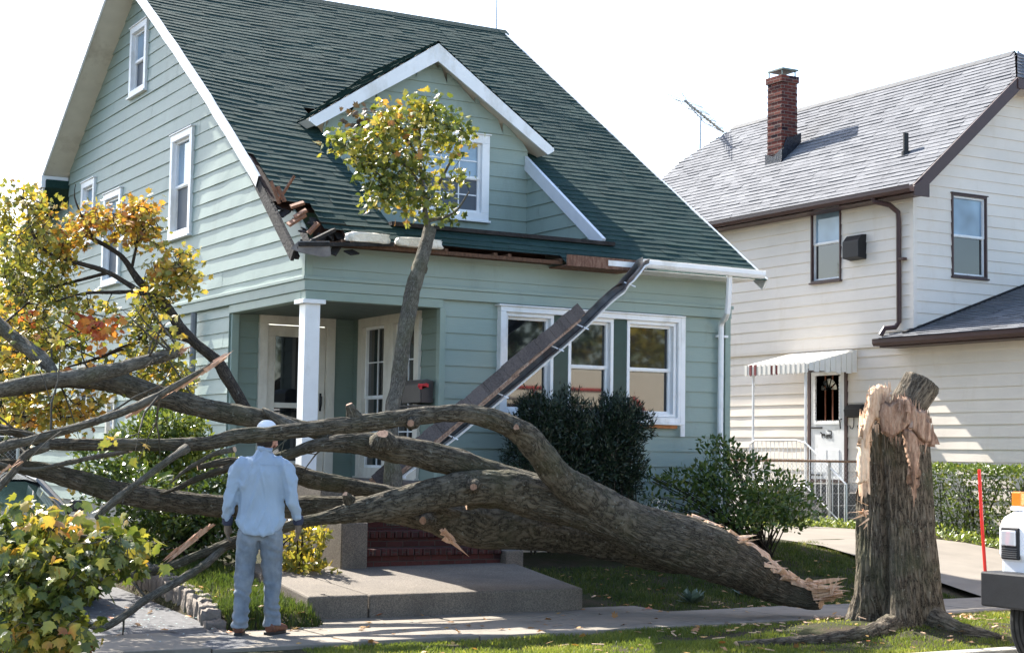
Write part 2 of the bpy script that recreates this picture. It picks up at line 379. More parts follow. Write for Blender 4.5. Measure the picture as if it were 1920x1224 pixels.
# ================================================================ GREEN HOUSE
HW = 6.25; SL = .683; RZ = 9.08; RY = 7.0
house = thing('green_house', 'sage green clapboard house with storm-torn dark green roof and corner porch', 'house', (3.1, 5, .4))
house.location = (0, 0, 0)
LF = Fr((0, 0, 0), (0, 1, 0), (0, 0, 1), (-1, 0, 0)); FF = Fr((0, 0, 0), (1, 0, 0), (0, 0, 1), (0, -1, 0)); RF = Fr((HW, 0, 0), (0, 1, 0), (0, 0, 1), (1, 0, 0))
def roofz(y): return 4.23+SL*(y+.11)
def ext_left(z):
    lo = 0 if z < 4.1 else (z-4.13)/SL-.11
    hi = 10.8 if z < 6.45 else RY+(RZ-z)/.645-.05
    return (max(lo, 0), max(hi, max(lo, 0)))
E = .203; ZA = 3.846
winL = [(4.14, 5.09, 4.6, 6.12), (6.44, 7.29, 7.09, 8.20), (9.07, 9.87, 5.0, 6.08), (7.53, 8.49, 4.2, 5.70)]
lapped('side_wall', LF, ext_left, ZA-2*E+.10, 9.02, E, .015, SAGE, house, holes=winL, wav=.004, seg=.3)
lowW = [(7.62, 8.1, 1.5, 2.38), (9.2, 9.9, 2.1, 3.0)]
lapped('side_wall', Fr((.045, 0, 0), LF.A, LF.U, LF.N), lambda z: (2.56, 12.9), .7, ZA-2*E+.10, E, .02, SAGE, house, holes=lowW, seg=.3)
for w in winL[:]: window(house, LF, *w, trim=WHITE, fw=.10, low=SCREEN if w[0] in (4.14, 6.44, 7.53) else None, glass=GLASS_B, label='narrow white-framed side window')
for w in lowW: window(house, Fr((.045, 0, 0), LF.A, LF.U, LF.N), *w, trim=IVORY, fw=.08)
# front wall: band above the porch, then the wall right of the porch
lapped('front_wall', FF, lambda z: (0.03, HW), ZA-2*E+.10, 4.07, E, .018, SAGE, house, seg=.5, wav=.002)
FG = Fr((0, .045, 0), FF.A, FF.U, FF.N)
TRIO = (2.62, 5.42, 2.03, 3.44)
lapped('front_wall', FG, lambda z: (1.83, HW), ZA-.37-13*E, ZA-.37+.02, E, .018, SAGE, house, holes=[(2.7, 5.36, 2.1, 3.38)], seg=.5, wav=.002)
mb = MB()   # flared skirt board and beam over the porch, two faces
for f, L0, L1, LL in ((FF, -.045, HW+.05, 1.83), (LF, -.047, 12.9, 2.56)):
    mb.boxf(f, L0, L1, 3.60, 3.645, -.03, .040 if f is FF else .042)
    mb.boxf(f, L0+.03, L1-.02, 3.475, 3.60, -.02, .020 if f is FF else .022)
mb.build('skirt_board', SAGE, house, bevel=.006)
mb = MB(); mb.boxf(FF, 0, 1.83, 3.365, 3.474, -.14, .004); mb.boxf(LF, .142, 2.56, 3.366, 3.473, -.14, .003)
mb.build('porch_beam', SAGE_T, house, bevel=.006)
mb = MB(); mb.boxf(FF, -.012, .075, 3.646, 4.06, -.03, .024); mb.boxf(LF, -.014, .075, 3.647, 4.05, -.03, .026)
mb.build('corner_board', SAGE_T, house, bevel=.005)
mb = MB(); mb.box(HW-.06, HW+.03, -.0, .09, .7, 4.05); mb.build('corner_board', SAGE_T, house, bevel=.005)
mb = MB(); mb.boxf(FF, 1.78, 1.86, 1.24, 3.364, -.075, .02); mb.build('corner_board', SAGE_T, house, bevel=.005)
mb = MB(); mb.boxf(LF, 2.49, 2.60, 1.2, 3.364, -.12, -.02); mb.build('corner_board', SAGE_T, house, bevel=.005)
# porch recess
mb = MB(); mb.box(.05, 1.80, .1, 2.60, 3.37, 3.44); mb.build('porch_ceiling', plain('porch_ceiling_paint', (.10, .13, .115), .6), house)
BK = Fr((0, 2.55, 0), (1, 0, 0), (0, 0, 1), (0, -1, 0)); PR = Fr((1.80, 0, 0), (0, 1, 0), (0, 0, 1), (-1, 0, 0))
SAGE_P = m_siding('shaded_porch_siding', (.17, .225, .195))  # darker copy of the sage siding: porch shade painted into the colour
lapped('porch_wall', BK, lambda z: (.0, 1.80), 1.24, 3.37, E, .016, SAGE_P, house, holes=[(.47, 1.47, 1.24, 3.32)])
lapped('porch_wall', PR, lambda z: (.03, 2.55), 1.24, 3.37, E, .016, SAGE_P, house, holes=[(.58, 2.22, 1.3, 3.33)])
w = window(house, PR, 1.38, 2.32, 1.26, 3.38, trim=IVORY, fw=.13, grid=(2, 2), label='tall ivory-framed porch window left of the leaning limb')
w = window(house, PR, .5, 1.375, 1.263, 3.377, trim=IVORY, fw=.13, grid=(2, 2), label='tall ivory-framed porch window behind the leaning limb')
mb = MB()
for r in rects((.41, 1.50, 1.20, 3.38), (.53, 1.38, 1.2, 3.26)): mb.boxf(BK, *r, -.05, .06)
dr = mb.build('door_frame', IVORY, house, bevel=.004)
mb = MB()
for r in rects((.54, 1.37, 1.25, 3.25), (.65, 1.26, 1.45, 3.10)): mb.boxf(BK, *r, -.03, .02)
mb.boxf(BK, .65, 1.26, 2.15, 2.22, -.03, .018)
d = mb.build('door', IVORY, house, bevel=.005); d['label'] = 'ivory storm door with dark glass'
mb = MB(); mb.boxf(BK, .64, 1.27, 1.44, 3.11, -.03, -.012); mb.build('pane', GLASS, d)
mb = MB(); mb.tube([BK.P(1.31, 2.33, .02), BK.P(1.31, 2.31, .06), BK.P(1.305, 2.2, .065), BK.P(1.31, 2.14, .02)], .012, 6); mb.boxf(BK, 1.295, 1.325, 2.12, 2.36, .02, .026); mb.build('handle', BLACK, d)
mb = MB(); mb.boxf(BK, 1.43, 1.475, 2.2, 2.36, .06, .075); mb.tube([BK.P(1.452, 2.28, .075), BK.P(1.452, 2.28, .082)], .014, 8); mb.build('doorbell', IVORY, house)
# porch column
mb = MB(); mb.box(.015, .205, .03, .22, 1.24, 3.365); mb.box(-.035, .255, -.02, .27, 3.32, 3.372); mb.box(-.01, .23, .005, .245, 1.24, 1.34)
mb.build('porch_column', WHITE, house, bevel=.006)
mb = MB(); mb.box(-.05, 1.84, -.45, 2.55, 1.10, 1.24); mb.build('porch_floor', plain('porch_floor_paint', (.12, .10, .09), .7, .2), house, bevel=.01)
mb = MB(); mb.box(.06, HW-.02, .05, 10.7, -.2, .84); mb.build('foundation', CONC, house)
# front triple window
mb = MB()
for r in rects(TRIO, (2.70, 5.36, 2.10, 3.37)): mb.boxf(FG, *r, -.05, .105)
mb.boxf(FG, 2.58, 5.46, 3.44, 3.46, -.02, .135); mb.boxf(FG, 2.60, 5.44, 2.0, 2.03, -.02, .13)
tr = mb.build('window_frame', WHITE, house, bevel=.005)
mb = MB(); mb.boxf(FG, 4.3, 5.37, 1.955, 1.999, -.0, .075); mb.build('sill', plain('bare_sill', (.38, .15, .05), .6, .3, 10, .3, 50), tr)
mb = MB(); mb.boxf(FG, 3.43, 3.65, 2.1, 3.37, -.05, .05); mb.build('mullion', GREEN_T, tr); mb = MB(); mb.boxf(FG, 4.35, 4.56, 2.1, 3.37, -.05, .05); mb.build('mullion', GREEN_T, tr)
for a0, a1 in ((2.705, 3.428), (3.652, 4.348), (4.562, 5.355)):
    window(house, FG, a0, a1, 2.105, 3.365, fw=.045, proud=.06, sill=False, label='white double-hung sash of the front window row')
mb = MB(); mb.boxf(FG, 5.40, 5.47, 1.85, 3.44, .1, .11); mb.build('loose_trim', WHITE, tr)
# roof: deck (cut round the dormer recess) + shingles
RX0, RX1 = -.30, HW+.30; CX0, CX1, CY0, CY1 = 1.13, 4.33, .10, 2.95
slope = Vector((0, 1, SL)).normalized(); nrm = Vector((0, -SL, 1)).normalized()
RFm = Fr((0, -.45, roofz(-.45)), (1, 0, 0), slope, nrm); cs = 1/math.sqrt(1+SL*SL)
def y2t(y): return (y+.45)/cs
TR = y2t(RY)
def rake_bow(x, t):   # the wrecked left edge sags and bows
    s = max(0, 1-(x-RX0)/2.2); q = t/TR
    return s*s*(.10*math.sin(math.pi*q)-.09*max(0, 1-t/1.2)) + .008*noise.noise(Vector((x*1.1, t*1.3, 5))) + .004*noise.noise(Vector((x*4, t*4, 5)))
hole = [(CX0, CX1, y2t(CY0), y2t(CY1)), (RX0-.1, .42, -.1, .42), (RX0-.1, .18, -.1, 1.0), (.42, 3.34, -.1, .2)]
mb = MB()
for a0, a1, t0_, t1_ in ((RX0, CX0, 1.0, TR), (RX0+.7, CX0, .21, 1.0), (CX0, CX1, .21, y2t(CY0)), (CX0, CX1, y2t(CY1), TR), (CX1, RX1, .02, TR)):
    n = max(1, int((a1-a0)/.4)); m_ = max(1, int((t1_-t0_)/.5))
    for i in range(n):
        for j in range(m_):
            A = [a0+(a1-a0)*k/n for k in (i, i+1)]; T = [t0_+(t1_-t0_)*k/m_ for k in (j, j+1)]
            mb.poly([RFm.P(A[0], T[0], rake_bow(A[0], T[0])-.03), RFm.P(A[1], T[0], rake_bow(A[1], T[0])-.03), RFm.P(A[1], T[1], rake_bow(A[1], T[1])-.03), RFm.P(A[0], T[1], rake_bow(A[0], T[1])-.03)])
    mb.boxf(RFm, a0+(.04 if a0 == RX0 else 0), a1, max(t0_, .5), t1_, -.12, -.08)
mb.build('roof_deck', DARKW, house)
mb = MB(); mb.box(.1, 3.3, .02, .06, 3.9, 4.3); mb.build('eave_shade_backing', DARKW, house)  # dark sheet standing in for the shade inside the eave gap
roof = lapped('roof', RFm, lambda t: (RX0+(.10 if t < 2.2 else 0), RX1), .0, TR+.03, .135, .0075, SHG, house, holes=hole, tabs=.29, sag=rake_bow, rnd=.35, base=-.015)
nb = Vector((0, .645, 1)).normalized(); sb = Vector((0, 1, -.645)).normalized()
RBm = Fr((HW, 11.25, RZ-.645*4.25), (-1, 0, 0), -sb, nb)
lapped('roof', RBm, lambda t: (-.3, HW+.45), 0, 4.25*math.sqrt(1+.645**2), .27, .013, SHG, house, tabs=.6)
mb = MB(); mb.boxf(RBm, -.28, HW+.42, .02, 5.0, -.16, -.02); mb.boxf(RBm, HW, HW+.42, .02, 5.03, -.175, -.16); mb.build('soffit', IVORY, house)
mb = MB(); x = RX0
while x < RX1: mb.prism(Fr((x, RY, RZ), (0, 1, 0), (0, 0, 1), (1, 0, 0)), [(-.14, -.09), (0, .018), (.14, -.09), (.13, -.105), (0, .0), (-.13, -.105)], 0, .3); x += .302
mb.build('ridge_cap', SHG, house)
# rake boards
mb = MB(); n = 26
for i in range(n):
    t0_, t1_ = [1.55+(TR-1.52)*k/n for k in (i, i+1)]
    for (o0, o1, a) in ((-.15, .0, RX0),):
        b0, b1 = rake_bow(a, t0_), rake_bow(a, t1_)
        j0, j1 = .006*noise.noise(Vector((t0_*3, 0, 0))), .006*noise.noise(Vector((t1_*3, 0, 0)))
        q = [RFm.P(a-.02+j0, t0_, o0+b0), RFm.P(a-.02+j1, t1_, o0+b1), RFm.P(a-.02+j1, t1_, o1+b1), RFm.P(a-.02+j0, t0_, o1+b0)]
        mb.poly(q); mb.poly([q[0], q[1], q[1]+V(.03, 0, 0), q[0]+V(.03, 0, 0)]); mb.poly([q[3], q[2], q[2]+V(.03, 0, 0), q[3]+V(.03, 0, 0)])
mb.build('rake_board', WHITE, house)
mb = MB()   # rear rake and its boxed corner
F2 = Fr((-.43, 11.25, RZ-.645*4.25), -sb, nb, (-1, 0, 0)); mb.boxf(F2, -.0, 5.05, -.20, .0, 0, .03)
mb.box(-.47, 0.0, 10.9, 11.28, 6.12, 6.33); mb.build('rake_board', plain('rake_white', (.84, .86, .90), .4, .03), house, bevel=.004)
mb = MB(); mb.boxf(Fr((HW+.30, -.45, roofz(-.45)), (0, cs, SL*cs), (0, -SL, 1), (1, 0, 0)), .02, TR, -.17, .0, 0, .03); mb.build('rake_board', WHITE, house)
mb = MB(); mb.prism(Fr((HW+.01, 0, 0), (0, 1, 0), (0, 0, 1), (1, 0, 0)), [(.05, .6), (10.8, .6), (10.8, 6.3), (7, 8.95), (.05, 4.2)], -.03, .0); mb.build('right_wall', SAGE, house)
# rear wing
lapped('rear_wall', LF, lambda z: (10.82, 12.9), 3.6, 5.8, E, .02, SAGE, house)
mb = MB(); mb.prism(Fr((-.4, 0, 0), (0, 1, 0), (0, 0, 1), (-1, 0, 0)), [(10.84, 6.12), (13.2, 5.3), (13.2, 5.42), (10.84, 6.26)], -6, 0); mb.build('rear_roof', SHG, house)
mb = MB(); mb.boxf(Fr((-.41, 10.9, 6.08), (0, 2.3, -.82), (0, .82, 2.3), (-1, 0, 0)), 0, 2.4, -.12, .05, 0, .03); mb.build('rear_rake', IVORY, house)
mb = MB(); mb.tube([(-.06, 3.78, 3.45), (-.06, 3.78, .6)], .045, 8); mb.build('pipe', plain('grey_pipe', (.16, .17, .18), .5), house)
# dormer
DY = 2.25; DF = Fr((0, DY, 0), (1, 0, 0), (0, 0, 1), (0, -1, 0)); DC, DZ, DS = 2.73, 7.24, .67
def ext_d(z):
    h = (DZ-.17-z)/DS; h = min(h, 1.6); return (DC-h, DC+h)
DW = (2.5, 3.68, 4.86, 6.08)
lapped('dormer_wall', DF, ext_d, 4.3, DZ-.2, E, .018, SAGE, house, holes=[(DW[0]+.02, DW[1]-.02, DW[2]+.02, DW[3]-.02)])
window(house, DF, *DW, fw=.12, grid=(3, 2), glass=GLASS_B, low=SCREEN, label='white dormer window half hidden by maple leaves')
CH = Fr((CX1, 0, 0), (0, 1, 0), (0, 0, 1), (-1, 0, 0))
lapped('dormer_cheek', CH, lambda z: ((z-4.17)/SL-.11, DY), 4.3, 5.82, E, .018, SAGE, house)
mb = MB(); mb.boxf(Fr((CX0, 0, 0), (0, 1, 0), (0, 0, 1), (1, 0, 0)), .1, DY, 4.2, 4.35, 0, .02); mb.prism(Fr((CX0, 0, 0), (0, 1, 0), (0, 0, 1), (1, 0, 0)), [(.1, 4.2), (DY, 4.2), (DY, 5.75), (.1, 4.32)], -.02, 0); mb.build('dormer_cheek', SAGE, house)
mb = MB(); mb.box(CX0, CX1, .1, DY+.02, 4.2, 4.25); mb.build('recess_floor', FELT, house)
mb = MB(); mb.boxf(RFm, CX1-.05, CX1+.0, y2t(.18), y2t(2.62), -.15, .02); mb.build('cheek_trim', plain('blue_white_paint', (.62, .65, .70), .4, .04), house)
mb = MB(); mb.beam((CX0-.02, .07, roofz(.07)+.01), (CX1+.05, .07, roofz(.07)+.01), .10, .05); mb.build('ledge_flashing', FELT, house)
for sgn in (-1, 1):
    d = Vector((sgn, 0, -DS)).normalized(); nn = Vector((sgn*DS, 0, 1)).normalized()
    fr = Fr((DC, 2.0, DZ), (0, 1, 0), d, nn); L = 1.88/abs(d.x)
    def ex(t, fr=fr, d=d):      # t from eave up
        zz = DZ-DS*(L-t)*abs(d.x); return (0, (zz-4.23)/SL-.11-2.0+.05)
    fr2 = Fr(fr.P(0, L, 0), (0, 1, 0), -d, nn)
    lapped('dormer_roof', fr2, ex, 0, L+.01, .14, .014, SHG, house, tabs=.3, base=.012)
    mb = MB(); mb.boxf(fr2, .03, .9, .0, L, -.12, .0); mb.build('dormer_soffit', IVORY, house)
    mb = MB(); q = [fr.P(0, 0, 0), fr.P(0, L+.02, 0)]
    q += [q[1]+V(0, 0, -.04), q[1]+V(-sgn*.10, 0, -.10), V(DC, 2.0, DZ-.25)]
    k = len(mb.v); mb.v += [tuple(p) for p in q]+[tuple(p+V(0, .03, 0)) for p in q]; m_ = len(q)
    mb.f += [tuple(range(m_))[::-1] if sgn > 0 else tuple(range(m_)), tuple(range(m_, 2*m_))]+[(i, (i+1) % m_, m_+(i+1) % m_, m_+i) for i in range(m_)]; mb.m = [0]*len(mb.f)
    mb.build('dormer_fascia', WHITE, house)
# eave damage ------------------------------------------------------
mb = MB(); mb.box(.1, 3.32, -.30, -.02, 4.005, 4.02); mb.box(-.02, 3.35, -.33, -.30, 3.985, 4.03)
for x in (.3, .98, 1.66, 2.35, 2.55, 3.3): mb.box(x, x+.045, -.34, .0, 4.02, 4.06)
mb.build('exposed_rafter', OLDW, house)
mb = MB(); mb.box(3.34, 4.5, -.47, -.44, 3.96, 4.10); mb.box(3.34, 4.39, -.43, -.02, 3.96, 3.975); mb.build('bare_fascia', m_wood('peeling_fascia', (.34, .22, .16), (.16, .085, .06), (.07, .045, .035)), house)
def lump(name, c, r, mat, parent, seed=0, amp=.25, sub=3, fq=9):
    bm = bmesh.new(); bmesh.ops.create_icosphere(bm, subdivisions=sub, radius=1)
    for v in bm.verts:
        p = v.co.copy(); q = Vector([math.copysign(abs(a)**.45, a) for a in p]); q = q*(1+amp*noise.fractal(p*fq*.3+Vector((seed, 0, 0)), 1, 2, 4))
        v.co = Vector((q.x*r[0], q.y*r[1], q.z*r[2]))+Vector(c)
    me = bpy.data.meshes.new(name); bm.to_mesh(me); bm.free(); me.polygons.foreach_set('use_smooth', [True]*len(me.polygons)); return link(name, me, mat, parent)
lump('insulation', (.62, -.36, 4.10), (.27, .07, .06), INSUL, house, 1); lump('insulation', (1.30, -.36, 4.09), (.30, .07, .058), INSUL, house, 5)
mb = MB(); rr = random.Random(3)   # splintered corner of the roof
for i in range(26):
    a = rr.uniform(RX0+.02, .55); t = rr.uniform(.0, 1.35-max(0, a)*1.3); L = rr.uniform(.15, .5); th = rr.uniform(-.9, .9)+.5
    p = RFm.P(a, t, rr.uniform(-.16, -.06)); q = RFm.P(a+L*math.sin(th)*.6, t+L*math.cos(th)*.6, rr.uniform(-.2, -.06)); mb.beam(p, q, rr.uniform(.05, .12), .018, nrm)
mb.build('torn_felt', FELT, house)
OLDP = m_wood('fresh_plank', (.36, .19, .12), (.22, .11, .07), (.07, .04, .03))
for (u1, v1, u2, v2, w) in ((545, 388, 570, 380, .10), (552, 408, 575, 394, .09), (540, 422, 572, 402, .1), (578, 438, 597, 418, .08), (520, 350, 534, 378, .05), (520, 380, 552, 330, .02), (508, 340, 524, 382, .03)):
    mb = MB(); mb.beam(aty(u1, v1, -.2 if v1 > 400 else .15), aty(u2, v2, -.25 if v1 > 400 else .1), w, .03, (0, -.4, 1)); mb.build('broken_plank', OLDP, house)
mb = MB(); mb.beam(RFm.P(RX0+.0, .0, -.2), RFm.P(RX0+.02, 2.1, -.02), .04, .16, nrm); mb.beam(RFm.P(RX0+.06, .02, -.24), RFm.P(RX0+.10, 1.8, -.09), .05, .05, nrm)
mb.beam((-.28, -.44, 3.95), (.95, -.36, 4.05), .05, .045); mb.beam((-.3, -.4, 3.9), (.3, -.1, 4.2), .05, .04)
mb.build('charred_rake', FELT, house)
mb = MB(); q = [aty(545, 466, -.42), aty(560, 452, -.42), aty(618, 452, -.42), aty(621, 480, -.42), aty(606, 482, -.42), aty(565, 474, -.42)]
mb.poly(q[::-1]); mb.poly([p+V(0, .01, 0) for p in q]); mb.build('bent_flashing', plain('dirty_zinc', (.16, .145, .14), .5, .35, 8, .3, 20, metal=.3), house)
# white gutter that still hangs on the right half
def channel(mb, pts, w=.11, h=.10, out=(0, -1, 0), thick=.006, ups=None):
    prof = [(0, h*.5), (0, -h*.5), (w*.75, -h*.5), (w, -h*.1), (w, h*.5), (w+.012, h*.5)]
    prof = prof+[(a-(thick if a > .01 else -thick), t+(thick if t < .4*h else 0)) for a, t in prof[::-1]]
    k = len(prof); base = len(mb.v)
    for i, p in enumerate(pts):
        o = Vector(out[i]) if not isinstance(out[0], (int, float)) else Vector(out); d = (Vector(pts[min(i+1, len(pts)-1)])-Vector(pts[max(i-1, 0)])).normalized()
        o = (o-d*o.dot(d)).normalized(); up = o.cross(d)
        if up.z < 0 and ups is None: up = -up
        if ups is not None and up.dot(Vector(ups)) < 0: up = -up
        for a, t in prof: mb.v.append(tuple(Vector(p)+o*a+up*t))
    for i in range(len(pts)-1):
        for j in range(k): mb.f.append((base+i*k+j, base+i*k+(j+1) % k, base+(i+1)*k+(j+1) % k, base+(i+1)*k+j)); mb.m.append(0)
    mb.f += [tuple(base+j for j in range(k)), tuple(base+(len(pts)-1)*k+j for j in range(k))[::-1]]; mb.m += [0, 0]
mb = MB(); channel(mb, [(4.42, -.47, 4.06), (5.0, -.47, 4.055), (6.42, -.47, 4.045)]); mb.box(3.95, 4.55, -.475, -.465, 4.0, 4.07)
mb.box(4.4, HW+.08, -.46, -.02, 3.975, 3.985)
mb.build('gutter', WHITE, house)
mb = MB(); mb.tube([aty(1368, 508, -.48), aty(1366, 560, -.42), aty(1364, 586, -.38), aty(1360, 597, -.26), aty(1354, 603, -.10), aty(1352, 612, -.06), aty(1352, 640, -.05), aty(1349, 960, -.05)], .040, 8); mb.box(6.02, 6.2, -.05, .0, 3.21, 3.24)
mb.build('downspout', WHITE, house, bevel=.0)
# rooftop aerial (own thing, mostly above the frame)
an = thing('roof_antenna', 'thin metal TV antenna mast on the green ridge', 'antenna', (6.45, 7.0, 9.05))
mb = MB(); mb.tube([(0, 0, 0), (0, 0, 1.35)], .015, 6); mb.build('mast', STEEL, an)
mb = MB(); bx = [(-2.6, .3, 1.05), (.9, -.15, .55+.0)]; mb.tube([(-1.9, .9, 1.32), (.75, -.3, .62)], .012, 6)
for i in range(9):
    s = i/8; p = V(-1.9, .9, 1.32).lerp(V(.75, -.3, .62), s); L = .75-.5*s; mb.tube([p+V(-L*.55, -L, -.1), p+V(L*.55, L, .1)], .005, 4)
mb.build('boom', STEEL, an)
def settle(o, loc):
    loc = Vector(loc); o.location = loc
    for c in o.children: c.location = c.location-loc
settle(house, (3.1, 0, .3))
# ================================================================ CREAM HOUSE
CHX, CHY = 12.4, 2.85
ch = thing('cream_house', 'cream clapboard house with pale grey roof, brown gutters and brick chimney', 'house')
CL = Fr((CHX, 0, 0), (0, 1, 0), (0, 0, 1), (-1, 0, 0)); CF = Fr((0, CHY, 0), (1, 0, 0), (0, 0, 1), (0, -1, 0))
CRX, CRZ, CSL = 15.45, 9.16, .865
def croof(x): return 6.28+CSL*(x-12.12)
CW = (4.66, 5.48, 4.82, 6.26)
lapped('side_wall', CL, lambda z: (CHY, 12.4), 3.60, 6.32, E, .016, CREAM, ch, holes=[(CW[0]+.03, CW[1]-.03, CW[2]+.03, CW[3]-.03)], seg=.5, wav=.002)
lapped('side_wall', Fr((CHX+.04, 0, 0), CL.A, CL.U, CL.N), lambda z: (-6.5, 12.4), .35, 3.56, E, .016, CREAM, ch, holes=[(4.56, 5.54, 1.1, 3.2)], seg=.5, wav=.002)
def ext_cf(z):
    a = 12.4 if z < 6.3 else 12.12+(z-6.28+.12)/CSL; a = min(max(a, 12.4), 15.4); return (a, 30.9-a)
CFW = (13.30, 14.15, 4.79, 6.25)
lapped('front_wall', CF, ext_cf, 3.70, 8.32, E, .016, CREAM, ch, holes=[(CFW[0]+.03, CFW[1]-.03, CFW[2]+.03, CFW[3]-.03)], seg=.6, wav=.002)
mb = MB(); mb.boxf(CF, 12.385, 12.47, 3.65, 6.25, -.05, .022); mb.boxf(CL, CHY-.03, CHY+.06, 3.65, 6.25, -.05, .021); mb.build('corner_board', CREAM, ch, bevel=.004)
mb = MB(); mb.boxf(CL, -6.5, 12.4, 3.555, 3.60, -.03, .012); mb.build('belt_board', CREAM, ch)
for f, w in ((CL, CW), (CF, CFW)):
    ww = window(ch, f, *w, trim=BROWN, fw=.035, proud=.035, sill=True, glass=GLASS_B if f is CF else GLASS_B, low=GLASS, label='white sash window in a thin brown frame')
mb = MB()   # vent hood
mb.prism(Fr((CHX, 4.0, 0), (-1, 0, 0), (0, 0, 1), (0, 1, 0)), [(0, 5.13), (.2, 5.16), (.2, 5.46), (.1, 5.57), (0, 5.58)], 0, .42); mb.build('vent_hood', BLACK, ch, bevel=.01)
# main roof: slope towards the green house, clipped gable at both ends
sc = Vector((1, 0, CSL)).normalized(); nc = Vector((-CSL, 0, 1)).normalized(); cc = 1/math.sqrt(1+CSL**2)
CR = Fr((12.06, 2.50, croof(12.06)), (0, 1, 0), sc, nc); TL = (CRX-12.06)/cc; TB = (14.56-12.06)/cc
def ext_c(t):
    q = max(0, t-TB)/(TL-TB); return (.0+.85*q, 10.1-.9*q)
lapped('roof', CR, ext_c, 0, TL, .14, .012, SHC, ch, tabs=.32, rnd=.5)
lapped('roof', Fr((2*CRX-12.06, 2.5, croof(12.06)), (0, 1, 0), Vector((-1, 0, CSL)), Vector((CSL, 0, 1))), ext_c, 0, TL, .28, .012, SHC, ch, tabs=.9)
mb = MB(); mb.boxf(CR, .02, 10.08, .02, TB, -.14, -.01); mb.boxf(CR, .85, 9.2, TB, TL, -.14, -.012)
fr2 = Fr((2*CRX-12.06, 2.5, croof(12.06)), (0, 1, 0), Vector((-1, 0, CSL)), Vector((CSL, 0, 1))); mb.boxf(fr2, .02, 10.08, .02, TB, -.14, -.01); mb.boxf(fr2, .85, 9.2, TB, TL, -.14, -.012)
mb.build('roof_deck', BROWN, ch)
zb = croof(14.56)   # hip at the front
hd = Vector((0, .85, CRZ-zb)).normalized(); hn = Vector((0, -(CRZ-zb), .85)).normalized(); hl = math.hypot(.85, CRZ-zb)
HF = Fr((CRX, 2.44, zb), (1, 0, 0), hd, hn)
lapped('hip_roof', HF, lambda t: (-(.93)*(1-t/hl), .93*(1-t/hl)), 0, hl, .14, .012, SHC, ch, tabs=.3)
mb = MB(); mb.box(CRX-.9, CRX+.9, 2.44, 2.47, zb-.2, zb-.01)
mb.boxf(Fr((12.06, 2.49, croof(12.06)), sc, nc, (0, -1, 0)), -.0, TB+.03, -.20, .005, 0, .03)
mb.boxf(Fr((2*CRX-12.06, 2.49, croof(12.06)), Vector((-1, 0, CSL)), Vector((CSL, 0, 1)), (0, -1, 0)), -.0, TB+.03, -.20, .005, 0, .03)
mb.prism(Fr((12.06, 2.47, 0), (1, 0, 0), (0, 0, 1), (0, -1, 0)), [(-.02, 6.04), (.33, 6.04), (.33, 6.30), (.2, 6.36), (-.02, 6.20)], -.0, .035)
mb.box(12.06, 12.4, 2.5, 12.55, 6.08, 6.10)
mb.build('rake_board', BROWN, ch, bevel=.004)
mb = MB(); channel(mb, [(12.06, 2.46, 6.17), (12.06, 7, 6.17), (12.06, 12.6, 6.17)], w=.12, h=.12, out=(-1, 0, 0)); mb.build('gutter', BROWN, ch)
mb = MB(); yy = 2.5+.85
while yy < 2.5+9.2: mb.prism(Fr((CRX, yy, CRZ), (1, 0, 0), (0, 0, 1), (0, 1, 0)), [(-.13, -.09), (0, .03), (.13, -.09), (.12, -.1), (0, .015), (-.12, -.1)], 0, .31); yy += .3
mb.build('ridge_cap', plain('ridge_vent', (.035, .04, .05), .8, .3), ch)
mb = MB(); mb.tube([(12.0, 3.40, 6.16), (12.02, 3.40, 6.05), (12.2, 3.20, 5.98), (12.33, 3.14, 5.86), (12.345, 3.14, 5.7), (12.345, 3.14, 3.95), (12.3, 3.18, 3.86), (12.15, 3.28, 3.84), (12.08, 3.30, 3.72)], .045, 8); mb.box(12.3, 12.4, 2.98, 3.1, 5.02, 5.06)
mb.build('downspout', BROWN, ch)
# chimney
def m_brick(name, cols, mortar, bw=.2, bh=.067):
    m = NT(name); uv = m.co('UV'); b = m.node('TexBrick'); b.inputs['Scale'].default_value = 1; b.inputs['Brick Width'].default_value = bw; b.inputs['Row Height'].default_value = bh
    b.inputs['Mortar Size'].default_value = .006; b.inputs['Mortar Smooth'].default_value = .3; b.inputs['Bias'].default_value = 0
    b.inputs['Color1'].default_value = (0, 0, 0, 1); b.inputs['Color2'].default_value = (1, 1, 1, 1); b.inputs['Mortar'].default_value = (.5, .5, .5, 1)
    m.l.new(uv, b.inputs['Vector']); c = m.ramp(b.outputs['Color'], [(i/(len(cols)-1), x) for i, x in enumerate(cols)])
    n = m.noise(m.co(), 30, 4, .7); c = m.mix(m.ramp(n, [(.4, (0, 0, 0)), (.8, (.5, .5, .5))]), c, tuple(x*.5 for x in cols[0]))
    c = m.mix(b.outputs['Fac'], c, mortar)
    inv = m.node('Math', operation='SUBTRACT'); inv.inputs[0].default_value = 1; m.l.new(b.outputs['Fac'], inv.inputs[1])
    m.bump(m.mix(.2, inv.outputs[0], n), .8, .012); return m.set(c, .9, .15)
BRICK = m_brick('chimney_brick', [(.025, .015, .02), (.12, .03, .024), (.17, .05, .036), (.07, .027, .025)], (.22, .18, .155))
BRICKD = m_brick('step_brick', [(.045, .02, .019), (.075, .026, .022), (.095, .034, .03), (.038, .02, .02)], (.06, .048, .042), .2, .067)
def uvbox(o, rot=False):
    me = o.data; uvl = me.uv_layers.new(name='UVMap')
    for p in me.polygons:
        n = p.normal; ax = max(range(3), key=lambda i: abs(n[i]))
        for li in p.loop_indices:
            c = me.vertices[me.loops[li].vertex_index].co
            uv = ((c.y, c.z), (c.x, c.z), (c.x, c.y))[ax]; uvl.data[li].uv = uv[::-1] if rot else uv
